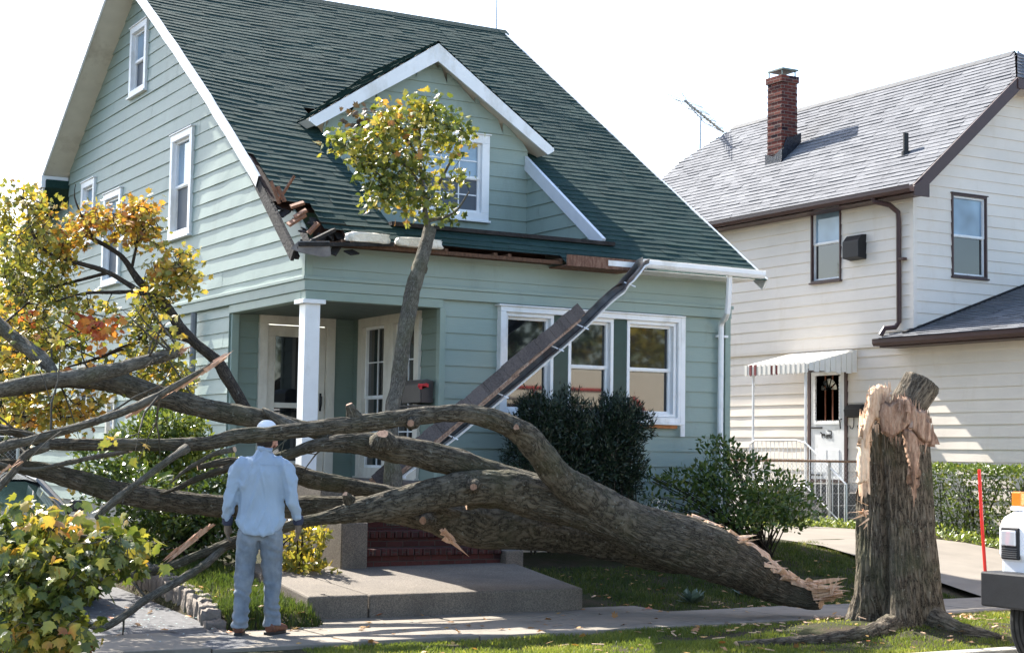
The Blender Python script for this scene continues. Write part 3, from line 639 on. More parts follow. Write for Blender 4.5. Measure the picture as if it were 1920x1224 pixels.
mb = MB(); mb.box(13.64, 14.04, 7.86, 8.32, 7.3, 9.24); mb.box(13.61, 14.07, 7.83, 8.35, 9.24, 9.38)
for i in range(24):
    z = 7.7+i*.067
    if i % 2: mb.box(13.634, 14.046, 7.854, 8.326, z, z+.058)
cm = mb.build('chimney', BRICK, ch, bevel=.006); uvbox(cm)
mb = MB(); 
for x in (13.66, 14.0):
    for y in (7.88, 8.3): mb.box(x, x+.02, y, y+.02, 9.38, 9.50)
n = len(mb.v); mb.box(13.64, 14.06, 7.84, 8.32, 9.50, 9.53); [mb.poly([a_, b_, (13.85, 8.08, 9.58)]) for a_, b_ in zip([(13.64, 7.84, 9.531), (14.06, 7.84, 9.531), (14.06, 8.32, 9.531), (13.64, 8.32, 9.531)], [(14.06, 7.84, 9.531), (14.06, 8.32, 9.531), (13.64, 8.32, 9.531), (13.64, 7.84, 9.531)])]
mb.build('cap', plain('zinc_cap', (.16, .19, .17), .5, .2, metal=.4), cm)
mb = MB(); mb.prism(Fr((0, 7.845, 0), (1, 0, 0), (0, 0, 1), (0, -1, 0)), [(13.58, croof(13.55)), (14.12, croof(14.12)+.02), (14.12, croof(14.12)+.22), (13.9, 8.12), (13.75, 8.1), (13.63, 7.83)], 0, .02)
mb.prism(Fr((13.63, 0, 0), (0, 1, 0), (0, 0, 1), (-1, 0, 0)), [(7.82, 7.5), (8.36, 7.5), (8.36, 7.8), (8.1, 7.72), (7.82, 7.86)], 0, .02); mb.build('flashing', plain('tar_flashing', (.02, .022, .03), .25, .4, 12, .5, 30, .02), cm)
mb = MB(); mb.tube([(12.98, 3.62, 7.0), (12.98, 3.62, 7.40)], .05, 12); mb.tube([(12.98, 3.62, 6.98), (12.98, 3.62, 7.07)], .08, 12); mb.build('vent_pipe', BLACK, ch)
# one-storey front wing: wall continues, shallow hip roof in the shade of the house
esl = .345; ee = Vector((1, 0, esl)).normalized(); en = Vector((-esl, 0, 1)).normalized()
ER = Fr((12.02, -6.9, 3.66), (0, 1, 0), ee, en)
lapped('wing_roof', ER, lambda t: (0, 10.2 if t < .35 else 9.73), 0, 4.2, .13, .012, SHC, ch, tabs=.3)
mb = MB(); mb.boxf(ER, .03, 9.72, .02, 4.2, -.15, -.012); mb.boxf(ER, 9.72, 10.18, .02, .33, -.1, -.012); mb.build('wing_deck', BROWN, ch)
mb = MB(); channel(mb, [(12.03, -6.95, 3.585), (12.03, 3.34, 3.585)], w=.12, h=.12, out=(-1, 0, 0)); mb.box(12.03, 12.4, -6.9, 3.28, 3.50, 3.53); mb.build('gutter', BROWN, ch)
mb = MB(); mb.beam(ER.P(9.76, .2, .02), ER.P(9.76, 4.2, .02), .1, .05, en); mb.build('flashing', FELT, ch)
mb = MB(); mb.prism(Fr((CHX+.06, 0, 0), (0, 1, 0), (0, 0, 1), (1, 0, 0)), [(-6.4, .1), (12.3, .1), (12.3, 3.5), (-6.4, 3.5)], 0, .1); mb.prism(Fr((0, -6.45, 0), (1, 0, 0), (0, 0, 1), (0, 1, 0)), [(12.44, .1), (18.5, .1), (18.5, 3.4), (12.44, 3.4)], -.02, 0)
mb.prism(Fr((0, 12.4, 0), (1, 0, 0), (0, 0, 1), (0, 1, 0)), [(12.42, .1), (18.5, .1), (18.5, 6.3), (15.45, 9.0), (12.42, 6.3)], -.02, 0); mb.box(18.4, 18.5, 2.9, 12.3, .1, 6.2); mb.build('back_wall', CREAM, ch)
# side door
mb = MB()
for r in rects((4.53, 5.60, 1.16, 3.24), (4.60, 5.53, 1.2, 3.18)): mb.boxf(CL, *r, -.06, .0)
fd = mb.build('door_frame', BROWN, ch)
mb = MB()
for r in rects((4.61, 5.52, 1.21, 3.17), (4.72, 5.41, 2.22, 3.10)): mb.boxf(CL, *r, -.06, -.015)
for a in (4.74, 5.08): mb.boxf(CL, a, a+.30, 1.33, 1.75, -.016, -.006)
mb.boxf(CL, 4.72, 5.41, 2.20, 2.24, -.02, .0)
dd = mb.build('door', WHITE, ch, bevel=.006); dd['label'] = 'white storm door with scalloped window and a black horse-and-buggy ornament'
mb = MB()
for a, side in ((4.72, 1), (5.41, -1)):
    for i in range(14): mb.tube([CL.P(a+side*.0, 2.27+i*.06, -.03), CL.P(a+side*.0, 2.27+i*.06, -.004)], .03, 8)
for i in range(11): mb.tube([CL.P(4.75+i*.063, 2.245, -.03), CL.P(4.75+i*.063, 2.245, -.003)], .03, 8)
mb.build('scalloped_trim', WHITE, dd)
mb = MB(); mb.boxf(CL, 4.7, 5.42, 2.2, 3.12, -.10, -.06)
for a in (4.95, 5.15): mb.boxf(CL, a, a+.03, 2.2, 3.12, -.06, -.05)
mb.build('inner_door', m_wood('red_door', (.20, .075, .035), (.17, .06, .03), (.10, .035, .02)), dd)
mb = MB()
for i in range(5):
    a = math.pi*(i+.12)/5, math.pi*(i+.88)/5; c = (5.06, 2.82); pts = [CL.P(c[0]+.05*math.cos(a[0]+.1), c[1]+.05*math.sin(a[0]+.1), -.045)]+[CL.P(c[0]+.22*math.cos(a[0]+(a[1]-a[0])*k/4), c[1]+.22*math.sin(a[0]+(a[1]-a[0])*k/4), -.045) for k in range(5)]
    mb.poly(pts)
mb.build('fan_light', GLASS, dd)
mb = MB()   # horse and buggy silhouette
HB = Fr((CHX-.002+.02, 5.22, 1.98), (0, -1, 0), (0, 0, 1), (-1, 0, 0))
mb.prism(HB, [(-.0, .03), (.0, .055), (-.035, .075), (-.03, .09), (-.01, .085), (.02, .06), (.09, .055), (.10, .03), (.10, -.02), (.09, -.02), (.085, .015), (.02, .015), (.02, -.02), (.01, -.02)], 0, .01)
for k in range(2):
    c = (.16+.09*k, -.0); mb.v += []; 
    mb.tube([HB.P(c[0]+.035*math.cos(t*math.pi/6), c[1]+.035*math.sin(t*math.pi/6), .006) for t in range(13)], .005, 4)
    for t in range(4): mb.tube([HB.P(c[0]+.03*math.cos(t*math.pi/4), c[1]+.03*math.sin(t*math.pi/4), .006), HB.P(c[0]-.03*math.cos(t*math.pi/4), c[1]-.03*math.sin(t*math.pi/4), .006)], .003, 4)
mb.prism(HB, [(.13, .02), (.27, .02), (.28, .05), (.27, .11), (.17, .12), (.16, .105), (.255, .1), (.26, .05), (.14, .045)], 0, .01); mb.prism(HB, [(.09, .02), (.14, .02), (.14, .03), (.09, .03)], 0, .01)
mb.build('buggy_ornament', BLACK, dd)
mb = MB(); mb.tube([CL.P(4.66, 2.3, 0), CL.P(4.66, 2.28, .05), CL.P(4.64, 2.12, .05)], .012, 6); mb.build('handle', BLACK, dd)
for z_ in (2.13, 1.27): mb = MB(); mb.boxf(CL, 5.2, 5.52, z_, z_+.03, -.015, .0); mb.build('hinge', BLACK, dd)
settle(ch, (15.4, 4, .3))
# awning
aw = thing('striped_awning', 'white metal door awning with maroon stripes and thin posts', 'awning')
MAROON = plain('maroon_enamel', (.16, .02, .025), .4, .1); mb = MB(); 
y0, y1, zt, zl, xo = 4.27, 6.02, 3.50, 3.22, 11.28
k = 26
for i in range(k):
    a, b = y0+(y1-y0)*i/k, y0+(y1-y0)*(i+1)/k; lift = .03 if i % 2 else 0; m_ = MB() if i in (12, 14, 21, 23) else mb
    fr = Fr((CHX, 0, zt), (0, 1, 0), Vector((xo-CHX, 0, zl-zt)), Vector((zl-zt, 0, -(xo-CHX)))); L = math.hypot(xo-CHX, zl-zt)
    mb.boxf(fr, a, b-.002, 0, L, lift, lift+.012); m_.prism(Fr((xo, 0, 0), (0, 1, 0), (0, 0, 1), (-1, 0, 0)), [(a, zl+.02+lift), (b-.004, zl+.02+lift), (b-.004, zl-.13), ((a+b)/2, zl-.155), (a, zl-.13)], 0, .012+lift*.3)
    if m_ is not mb: m_.build('maroon_slat', MAROON, aw)
for i in range(9):   # side panel facing the street: boards between the slope and a level lower edge
    f0, f1 = i/9, (i+1)/9-.012; x0, x1 = CHX+(xo-CHX)*f0, CHX+(xo-CHX)*f1
    mb.prism(Fr((0, y0-.012, 0), (1, 0, 0), (0, 0, 1), (0, 1, 0)), [(x0, zt+(zl-zt)*f0+.03), (x1, zt+(zl-zt)*f1+.03), (x1, zl-.10-.02*(i % 2)), (x0, zl-.10-.02*(i % 2))], 0, .012+.01*(i % 2))
mb.boxf(fr, y0, y1, 0, L-.01, -.012, -.002); mb.build('slat', plain('awning_white', (.74, .72, .67), .4, .05), aw)
for y in (4.36, 5.82):
    mb = MB(); mb.box(11.30, 11.335, y, y+.035, .9, 3.2); mb.build('post', WHITE, aw)
settle(aw, (11.5, 5, 3.1))
# stoop with railing
st = thing('side_stoop', 'grey concrete side stoop with white wrought iron railing by the cream house', 'stoop'); mb = MB()
mb.box(11.25, 12.38, 4.15, 5.95, .2, .98); mb.box(11.5, 12.36, 4.4, 5.7, .98, 1.14)
for i in range(3): mb.box(11.25, 12.2, 4.15-.3*(i+1), 4.15-.3*i-.002, .2, .98-.2*(i+1))
mb.build('steps', plain('stoop_concrete', (.12, .12, .115), .85, .2, 6, .4, 40), st, bevel=.01)
mb = MB()
mb.tube([(11.3, 5.9, .98), (11.3, 5.9, 1.82), (11.3, 5.75, 1.9), (11.3, 4.6, 1.9), (11.3, 4.35, 1.85), (11.3, 3.3, 1.15)], .016, 6); mb.tube([(11.3, 5.9, 1.1), (11.3, 4.35, 1.1), (11.3, 3.3, .42)], .012, 6)
for i in range(13): y = 5.8-i*.12; mb.tube([(11.3, y, 1.1), (11.3, y, 1.89)], .007, 5)
for i in range(7): y = 4.25-i*.15; z = -(4.35-y)*.667; mb.tube([(11.3, y, 1.1+z*.97), (11.3, y, 1.85+z)], .008, 5)
mb.tube([(11.3, 3.3, .3), (11.3, 3.3, 1.15)], .016, 6)
mb.build('railing', WHITE, st); settle(st, (11.8, 4.8, .3))
mx = thing('wall_mailbox', 'black wall mailbox with two newspaper hooks by the white side door', 'mailbox'); mb = MB()
mb.prism(Fr((0, 4.06, 0), (1, 0, 0), (0, 0, 1), (0, 1, 0)), [(12.43, 2.32), (12.30, 2.34), (12.28, 2.46), (12.33, 2.53), (12.43, 2.56)], 0, .42); mb.build('box', BLACK, mx, bevel=.005)
for y in (4.16, 4.36):
    mb = MB(); mb.tube([(12.42, y, 2.34), (12.41, y, 2.16), (12.38, y, 2.12), (12.34, y, 2.13), (12.32, y, 2.18)], .008, 6); mb.build('hook', BLACK, mx)
settle(mx, (12.4, 4.26, 2.32))
a2 = thing('yagi_antenna', 'grey TV antenna on a pole behind the pale grey roof', 'antenna'); mb = MB()
mb.tube([(15.0, 12.5, 7.4), (15.05, 12.5, 9.6)], .022, 6); mb.build('mast', STEEL, a2); mb = MB()
b0, b1 = aty(1284, 189, 12.2), aty(1356, 248, 12.9)
mb.tube([b0, b1], .028, 6); mb.tube([b0+V(0, 0, .0), aty(1322, 222, 12.5)+V(0, 0, -.12), b1], .012, 5)
for i in range(13):
    p = b0.lerp(b1, i/12); L = .95-.05*i; dv = V(.9, .1, -.12)+V(0, 0, .03*math.sin(i*2)); mb.tube([p-dv*L*.65, p+dv*L*.65], .010, 4)
mb.tube([b0+V(-.1, 0, .18), b0+V(.25, 0, -.2)], .012, 4); mb.tube([b0+V(-.15, 0, -.12), b0+V(.2, 0, .3)], .012, 4)
mb.build('boom', STEEL, a2); settle(a2, (15.0, 12.5, 7.4))
# ================================================================ STEPS, LANDING, PIER
def m_agg():
    m = NT('pebble_concrete'); v = m.node('TexVoronoi'); v.inputs['Scale'].default_value = 110; m.l.new(m.co(), v.inputs['Vector'])
    c = m.ramp(v.outputs['Color'], [(.2, (.115, .098, .082)), (.5, (.155, .132, .11)), (.8, (.21, .18, .145))]); c = m.mix(m.ramp(m.noise(m.co(), 2, 5), [(.4, (0, 0, 0)), (.8, (.6, .6, .6))]), c, (.075, .066, .058))
    m.bump(v.outputs['Distance'], .5, .005); return m.set(c, .85, .2)
AGG = m_agg()
ld = thing('front_landing', 'broad pebbled concrete landing slab below the brick front steps', 'landing'); 
def wedge(mb, q, zt, th):
    n = len(mb.v); mb.v += [(x, y, z) for (x, y), z in zip(q, zt)]+[(x, y, -.05) for (x, y) in q]; mb.f += [(n, n+1, n+2, n+3), (n+7, n+6, n+5, n+4)]+[(n+i, n+4+i, n+4+(i+1) % 4, n+(i+1) % 4) for i in range(4)]; mb.m += [0]*6
mb = MB(); wedge(mb, [(-1.38, -3.53), (-.76, -3.535), (-.80, -1.0), (-1.1, -1.0)], [.235, .235, .37, .37], 0); mb.build('slab', AGG, ld, bevel=.02)
mb = MB(); wedge(mb, [(-.745, -3.54), (1.62, -3.60), (1.95, -1.55), (-.785, -1.0)], [.235, .235, .365, .37], 0); mb.build('slab', AGG, ld, bevel=.02); settle(ld, (0, -2.6, 0))
bs = thing('brick_steps', 'dark red brick front steps rising to the porch', 'steps')
for i in range(5):
    z1 = .36+.176*(i+1); y_ = -1.62+.3*i; mb = MB(); nb_ = 17
    mb.box(.08, 1.78, y_+.02, y_+.62, .2, z1-.075)
    o = mb.build('riser', BRICKD, bs); uvbox(o)
    mb = MB(); w = 1.70/nb_*1.0
    for k in range(nb_): x = .08+k*w; mb.box(x+.004, x+w-.004, y_-.012+random.uniform(-.003, .003), y_+.19, z1-.073, z1+random.uniform(-.002, .002))
    for k in range(nb_//2): x = .08+k*w*2; mb.box(x+.004, x+2*w-.006, y_+.195, y_+.32, z1-.07, z1-.003)
    o = mb.build('tread', BRICKD, bs, bevel=.006); uvbox(o, True)
settle(bs, (.93, -1.6, .36))
for (x0, x1, l) in ((-.24, .07, 'stepped pebble concrete pier left of the brick steps'), (1.79, 2.02, 'low pebble concrete pier right of the brick steps')):
    pi = thing('step_pier', l, 'pier', group='piers flanking the brick steps'); mb = MB()
    if x0 < 0: mb.box(x0, x1, -1.72, -1.1, .1, .83); mb.box(x0+.02, x1-.01, -1.098, -.05, .1, 1.24)
    else: mb.box(x0, x1, -1.72, -.9, .1, .50); mb.box(x0+.01, x1-.01, -.898, -.05, .1, 1.1)
    mb.build('pier_block', AGG, pi, bevel=.015); settle(pi, ((x0+x1)/2, -1.2, .3))
# porch mailbox
pm = thing('porch_mailbox', 'brown porch mailbox with a red flag on the green wall', 'mailbox'); mb = MB(); MBX = plain('brown_mailbox', (.10, .085, .075), .45, .1)
mb.prism(Fr((0, .14, 0), (-1, 0, 0), (0, 0, 1), (0, 1, 0)), [(-1.79, 2.20), (-1.60, 2.20), (-1.60, 2.42), (-1.63, 2.47), (-1.7, 2.49), (-1.79, 2.47)], 0, .5); mb.box(1.56, 1.79, .10, .70, 2.15, 2.17)
mb.build('box', MBX, pm, bevel=.006); mb = MB(); mb.box(1.62, 1.76, .128, .138, 2.20, 2.46); mb.build('lid', plain('dark_lid', (.07, .055, .05), .5), pm)
mb = MB(); mb.prism(Fr((0, .12, 0), (1, 0, 0), (0, 0, 1), (0, 1, 0)), [(1.55, 2.40), (1.68, 2.40), (1.68, 2.44), (1.62, 2.43), (1.61, 2.36), (1.585, 2.36), (1.57, 2.38)], -.02, -.005)
mb.box(1.56, 1.70, .10, .112, 2.39, 2.43); mb.build('flag', plain('red_flag', (.70, .03, .04), .4, .05), pm); settle(pm, (1.7, .4, 2.2))
# ================================================================ FENCE, HEDGE, KERB STONES
fe = thing('chain_link_fence', 'low chain link fence with rusty top rail in front of the side stoop', 'fence'); FY = 3.7; g0 = .42
mb = MB(); mb.tube([(7.9, FY, g0+1.12), (12.35, FY, g0+1.12)], .02, 8); mb.build('rail', RUSTY, fe)
for x in (8.0, 9.9, 11.3, 12.3): mb = MB(); mb.tube([(x, FY+.03, 0), (x, FY+.03, g0+1.14)], .028, 8); mb.build('post', STEEL, fe)
def mesh_net(x0, x1, y0, y1, z0, z1, c=.075):
    mb = MB(); L = math.hypot(x1-x0, y1-y0); n = int((L+(z1-z0))/c)
    for i in range(n+1):
        for s in (0, 1):
            a = i*c; pts = [(max(0, a-(z1-z0)), z0+min(a, z1-z0)), (min(a, L), z0+max(0, a-L))]
            if pts[0][0] >= L: continue
            q = []
            for (d, z) in pts:
                if s: d = L-d
                q.append((x0+(x1-x0)*d/L, y0+(y1-y0)*d/L+.004*s, z))
            mb.tube(q, .0022, 3, cap=False)
    return mb
mesh_net(7.95, 12.3, FY-.02, FY-.02, g0+.02, g0+1.15).build('mesh', STEEL, fe); settle(fe, (10, FY, .4))
fb = thing('chain_link_fence', 'chain link fence far left behind the fallen limbs', 'fence')
mb = MB(); mb.tube([(-4, 13, 1.75), (-.1, 13, 1.75)], .02, 8); mb.build('rail', STEEL, fb); mesh_net(-4, -.1, 13, 13, .5, 1.75, .09).build('mesh', STEEL, fb)
for x in (-4, -2.2, -.2): mb = MB(); mb.tube([(x, 13.02, .2), (x, 13.02, 1.78)], .03, 8); mb.build('post', STEEL, fb)
settle(fb, (-2, 13, .3))
ks = thing('stone_edging', 'row of rough stone blocks edging the driveway by the man', 'edging')
pts = [(-2.50, -4.28), (-2.42, -3.9), (-2.30, -3.4), (-2.22, -2.9), (-2.2, -2.4), (-2.2, -1.6), (-2.2, -.8), (-2.2, 1.)]
def along(pts, step):
    out = []; d = 0; i = 0; P = [Vector((*p, 0)) for p in pts]; p = P[0]
    while i < len(P)-1:
        L = (P[i+1]-p).length
        if L < step-d: d += L; p = P[i+1]; i += 1
        else: dr = (P[i+1]-p).normalized(); p = p+dr*(step-d); out.append((p.copy(), dr)); d = 0
    return out
STONE = plain('rough_stone', (.22, .19, .165), .9, .3, 7, .9, 22, .03, .2, dirt=(.10, .085, .07))
for i, (p, dr) in enumerate(along(pts, .235)):
    zt = gz(-1.5, p.y)+.05
    bm = bmesh.new(); bmesh.ops.create_cube(bm, size=1); bmesh.ops.subdivide_edges(bm, edges=bm.edges[:], cuts=4, use_grid_fill=True)
    a = math.atan2(dr.y, dr.x)+random.uniform(-.08, .08); h = random.uniform(.30, .34)
    for v in bm.verts:
        c = v.co; r = c.length; c = c*(1-.10*max(0, r-.6)); c += Vector((noise.noise(c*3+Vector((i*7, 0, 0))), noise.noise(c*3+Vector((0, i*7, 0))), noise.noise(c*3+Vector((0, 0, i*7)))))*.11
        v.co = Matrix.Rotation(a, 3, 'Z') @ Vector((c.x*.225, c.y*.17, c.z*h))+Vector((p.x+random.uniform(0, .0), p.y, zt-h/2+random.uniform(-.015, .01)))
    me = bpy.data.meshes.new('stone_block'); bm.to_mesh(me); bm.free(); me.polygons.foreach_set('use_smooth', [True]*len(me.polygons)); link('stone_block', me, STONE, ks)
settle(ks, (-2.3, -3, 0))
def og(u, v, lift=0):                                       # where the view ray meets the ground
    d = ray(u, v); s = 5.0
    for _ in range(4000):
        p = CAMP+d*s
        if p.z <= gz(p.x, p.y)+lift: break
        s += .01
    return p
def catmull(P, step):
    P = [np.array(p, float) for p in P]; out = []
    Q = [2*P[0]-P[1]]+P+[2*P[-1]-P[-2]]
    for i in range(1, len(Q)-2):
        L = np.linalg.norm(Q[i+1][:3]-Q[i][:3]); n = max(1, int(L/step))
        for k in range(n):
            t = k/n; a, b, c, d = Q[i-1:i+3]
            out.append(.5*((2*b)+(-a+c)*t+(2*a-5*b+4*c-d)*t*t+(-a+3*b-3*c+d)*t**3))
    out.append(P[-1]); return out
def bark_tube(name, P, mat, parent, step=.05, n=28, amp=.012, lump=.05, seed=0, capmat=None, endjag=0):
    """P: list of (x,y,z,r)"""
    C = catmull(P, step); vs, fs, uvs = [], [], []; s = 0; prev = None; a = None; m = len(C)
    for i, c in enumerate(C):
        p = Vector(c[:3]); r = max(.003, c[3])
        t = Vector((C[min(i+1, m-1)]-C[max(i-1, 0)])[:3]).normalized()
        a = (a if a is not None else t.orthogonal()); a = (a-t*a.dot(t)).normalized(); b = t.cross(a)
        if prev is not None: s += (p-prev).length
        prev = p
        for k in range(n+1):
            th = 2*math.pi*(k % n)/n; d = a*math.cos(th)+b*math.sin(th)
            q = p+d*r
            big = noise.fractal(q*(1.1/max(.06, r*2)) + Vector((seed, 0, 0)), 1, 2, 2)*lump*r*2
            x = noise.noise(Vector((math.cos(th)*r*30, math.sin(th)*r*30, s*4.0+seed)))
            rid = (1-min(1, abs(x)*3.2))
            d2 = big-amp*rid
            jag = t*(endjag*noise.noise(Vector((math.cos(th)*3, math.sin(th)*3, seed+7)))*1.5) if endjag and i > m-3 else Vector((0, 0, 0))
            vs.append(tuple(q+d*d2+jag)); uvs.append((2*math.pi*(k/n)*max(.05, C[m//2][3]), s))
    for i in range(m-1):
        for k in range(n):
            q = i*(n+1)+k; fs.append((q, q+1, q+n+2, q+n+1))
    nf = len(fs); c0 = tuple(range(0, n))[::-1]; c1 = tuple((m-1)*(n+1)+k for k in range(n)); fs += [c0, c1]
    me = bpy.data.meshes.new(name); me.from_pydata(vs, [], fs)
    uvl = me.uv_layers.new(name='UVMap'); idx = np.empty(len(me.loops), np.int32); me.loops.foreach_get('vertex_index', idx)
    uvl.data.foreach_set('uv', np.array(uvs, np.float32)[idx].ravel())
    me.polygons.foreach_set('use_smooth', [True]*nf+[False, False])
    mats = [mat, capmat or WOOD]; o = link(name, me, mats, parent); me.polygons[nf].material_index = 1; me.polygons[nf+1].material_index = 1
    return o
def pxl(L):     # [(u, v, distance, half width in px)] -> [(x, y, z, r)]
    out = []
    for u, v, d, r in L: p = atd(u, v, d); out.append((p.x, p.y, p.z, r*d/FPX))
    return out
def shards(mb, P, D, n, L, w, spread=.35, flat=.35, seed=1):
    rr = random.Random(seed); D = Vector(D).normalized(); A = D.orthogonal().normalized(); B = D.cross(A)
    for _ in range(n):
        p = Vector(P[0]).lerp(Vector(P[1]), rr.random())+(A*rr.uniform(-1, 1)+B*rr.uniform(-1, 1))*w*1.2 if hasattr(P[1], '__len__') else Vector(P[0])+(A*rr.gauss(0, 1)+B*rr.gauss(0, 1))*P[1]*.5
        d = (D+A*rr.gauss(0, spread)+B*rr.gauss(0, spread)).normalized(); l = L*rr.uniform(.3, 1); ww = w*rr.uniform(.4, 1.1)
        a = d.orthogonal().normalized(); a = Matrix.Rotation(rr.uniform(0, 6.28), 3, d) @ a; b = d.cross(a)
        k = len(mb.v); s = -.25*l
        mb.v += [tuple(p+d*s+a*ww), tuple(p+d*s+b*ww*flat), tuple(p+d*s-a*ww), tuple(p+d*s-b*ww*flat), tuple(p+d*l*.55+a*ww*.6), tuple(p+d*l*.55-a*ww*.45), tuple(p+d*l+b*ww*.1)]
        mb.f += [(k, k+1, k+4), (k+1, k+2, k+5), (k+1, k+5, k+4), (k+2, k+3, k+5), (k+3, k, k+4), (k+3, k+4, k+5), (k+4, k+5, k+6), (k+3, k+2, k+1, k)]; mb.m += [0]*8
def uvgen(o):
    uvbox(o); return o
# ---- leaves
_ang = [(-90, .30), (-66, .36), (-40, .34), (-20, .46), (-4, .56), (10, .43), (24, .40), (36, .56), (42, .60), (56, .42), (70, .42), (78, .52), (90, .70)]
MAPLE = [(r*math.cos(R(a)), .36+r*math.sin(R(a))*.95) for a, r in _ang]; MAPLE = MAPLE+[(-x, y) for x, y in MAPLE[-2:0:-1]]
OVAL = [(0, 0), (.17, .2), (.24, .5), (.15, .8), (0, 1), (-.15, .8), (-.24, .5), (-.17, .2)]
NEEDLE = [(-.15, 0), (.15, 0), (.04, 1)]
def leaf_mesh(name, pos, tip, nrm_, size, mat, parent, shape=MAPLE, fold=.35, center=(0, .36)):
    """pos, tip, nrm_: (n,3); size (n,)"""
    n = len(pos); tip = tip/np.linalg.norm(tip, axis=1, keepdims=True)
    nr = nrm_-tip*(nrm_*tip).sum(1, keepdims=True); nr /= np.linalg.norm(nr, axis=1, keepdims=True)+1e-9; side = np.cross(tip, nr)
    sh = np.array(shape, float); z = -fold*np.abs(sh[:, 0])*.6
    fo = rng.uniform(.2, 1.6, n)[:, None]; curl = rng.uniform(-.35, .25, n)[:, None]
    if shape is NEEDLE:
        k = 3; verts = pos[:, None, :]+size[:, None, None]*(side[:, None]*sh[None, :, 0, None]+tip[:, None]*sh[None, :, 1, None])
        faces = np.arange(n*3); return fast_mesh(name, verts.reshape(-1, 3), faces, 3, mat, parent)
    S_ = np.vstack([np.array([center]), sh]); zz = np.concatenate([[0], z]); k = len(S_)
    wob = rng.uniform(.85, 1.15, (n, k)); zt = fo*zz[None]+curl*(S_[None, :, 1]**2)
    verts = pos[:, None, :]+size[:, None, None]*(side[:, None]*(S_[None, :, 0]*wob)[..., None]+tip[:, None]*(S_[None, :, 1]*wob)[..., None]+nr[:, None]*zt[..., None])
    m = k-1; t = np.array([[0, 1+i, 1+(i+1) % m] for i in range(m)]); faces = (t[None]+(np.arange(n)*k)[:, None, None]).ravel()
    return fast_mesh(name, verts.reshape(-1, 3), faces, 3, mat, parent)
def rdir(n, bias=(0, 0, 0)):
    v = rng.normal(size=(n, 3)); v /= np.linalg.norm(v, axis=1, keepdims=True); return v+np.array(bias)
def crown(parent, regs, src, mat, lsize=(.07, .12), per=4, twig=BARK_D, spread=.13, twigs=.6, name='foliage', droop=-.5, tr=.006, dens=1):
    """regs: (u, v, ru, rv, distance, thickness, count). Twig ends grow from the nearest point of src."""
    src = [Vector(s[:3]) for s in src]; mb = MB(); ends = []
    for (u, v, ru, rv, d, th, cnt) in regs:
        for _ in range(int(cnt*dens)):
            while True:
                a, b = random.uniform(-1, 1), random.uniform(-1, 1)
                if a*a+b*b < 1+.25*noise.noise(Vector((a*3+u, b*3+v, 0))): break
            p = atd(u+a*ru, v+b*rv, d+random.uniform(-th, th)); ends.append(p)
    hub = list(src); fe_ = []
    for p in ends:
        if random.random() < twigs:
            q = min(hub, key=lambda h: (h-p).length+ .15*random.random())
            L = (q-p).length
            if L > 1.6: 
                q = p+(q-p)*(1.2/L)
            mid = q.lerp(p, .5)+V(random.gauss(0, .1), random.gauss(0, .1), random.gauss(.02, .08))*L
            m2 = q.lerp(p, .8)+V(random.gauss(0, .05), random.gauss(0, .05), random.gauss(.02, .05))*L
            mb.tube([q, mid, m2, p], [tr*min(2.2, .6+L*1.5), tr*min(1.4, .5+L), tr*.6, tr*.35], 5, cap=False); hub += [mid, m2]
    if mb.v: mb.build('twig', twig, parent, smooth=True)
    n = len(ends)*per; e = np.array([list(p) for p in ends]).repeat(per, 0); pos = e+rng.normal(size=(n, 3))*spread*np.array([1, 1, .8])*.6
    tip = rdir(n, (0, 0, droop)); nr = rdir(n, (-.3, -.2, 1.0)); return leaf_mesh(name, pos, tip, nr, rng.uniform(*lsize, n), mat, parent)
YEL = [(.0, (.035, .055, .015)), (.2, (.09, .12, .025)), (.4, (.20, .21, .04)), (.55, (.38, .31, .05)), (.7, (.50, .31, .045)), (.82, (.40, .17, .035)), (.92, (.22, .08, .025)), (1, (.08, .05, .02))]
GRN = [(.0, (.018, .035, .012)), (.25, (.035, .06, .016)), (.42, (.07, .10, .02)), (.56, (.16, .18, .03)), (.7, (.34, .31, .05)), (.82, (.44, .25, .045)), (.91, (.30, .09, .03)), (1, (.12, .055, .035))]
LEAF_Y = m_leaf('yellow_maple_leaf', YEL, .5, .36, .9); LEAF_G = m_leaf('green_maple_leaf', GRN, .35, .32, 2.2)
LEAF_R = m_leaf('red_maple_leaf', [(0, (.42, .07, .03)), (.5, (.6, .2, .05)), (1, (.55, .35, .06))], .5, .4)
# ================================================================ STUMP
stump = thing('tree_stump', 'tall shattered tree stump with raw orange wood and a tilted sawn log end on top', 'stump')
SC = V(3.58, -6.12, 0); toC = Vector((CAMP.x-SC.x, CAMP.y-SC.y, 0)).normalized(); Rt = V(-toC.y, toC.x, 0)
if Rt.dot(_r) < 0: Rt = -Rt
def interp(x, tab):
    if x <= tab[0][0]: return tab[0][1]
    for (a, b), (c, d) in zip(tab, tab[1:]):
        if x <= c: return b+(d-b)*(x-a)/(c-a)
    return tab[-1][1]
def st_r(ph, z):
    base = interp(z, [(-.2, .56), (0, .50), (.15, .455), (.35, .41), (.8, .375), (1.3, .36), (1.9, .345), (2.4, .315)])
    w = interp(abs(ph), [(0, .98), (90, 1.0), (180, .95)])
    g = -.085*math.exp(-((ph+17+z*2)/6.5)**2)*interp(z, [(0, 1.3), (1, 1), (1.9, .5)])   # cleft
    fl = (.06*math.cos(R(ph*5+40))+.04*math.cos(R(ph*3-10)))*interp(z, [(0, 2.6), (.3, 1.2), (.7, .45), (2, .25)])
    k = -.10*math.exp(-((ph+35)/16)**2-((z-.10)/.14)**2)           # hollow at the foot
    return base*w+g+fl*.5+k
def jagn(ph, s, sc=.25): return noise.noise(Vector((math.cos(R(ph))*s, math.sin(R(ph))*s, s)))*sc
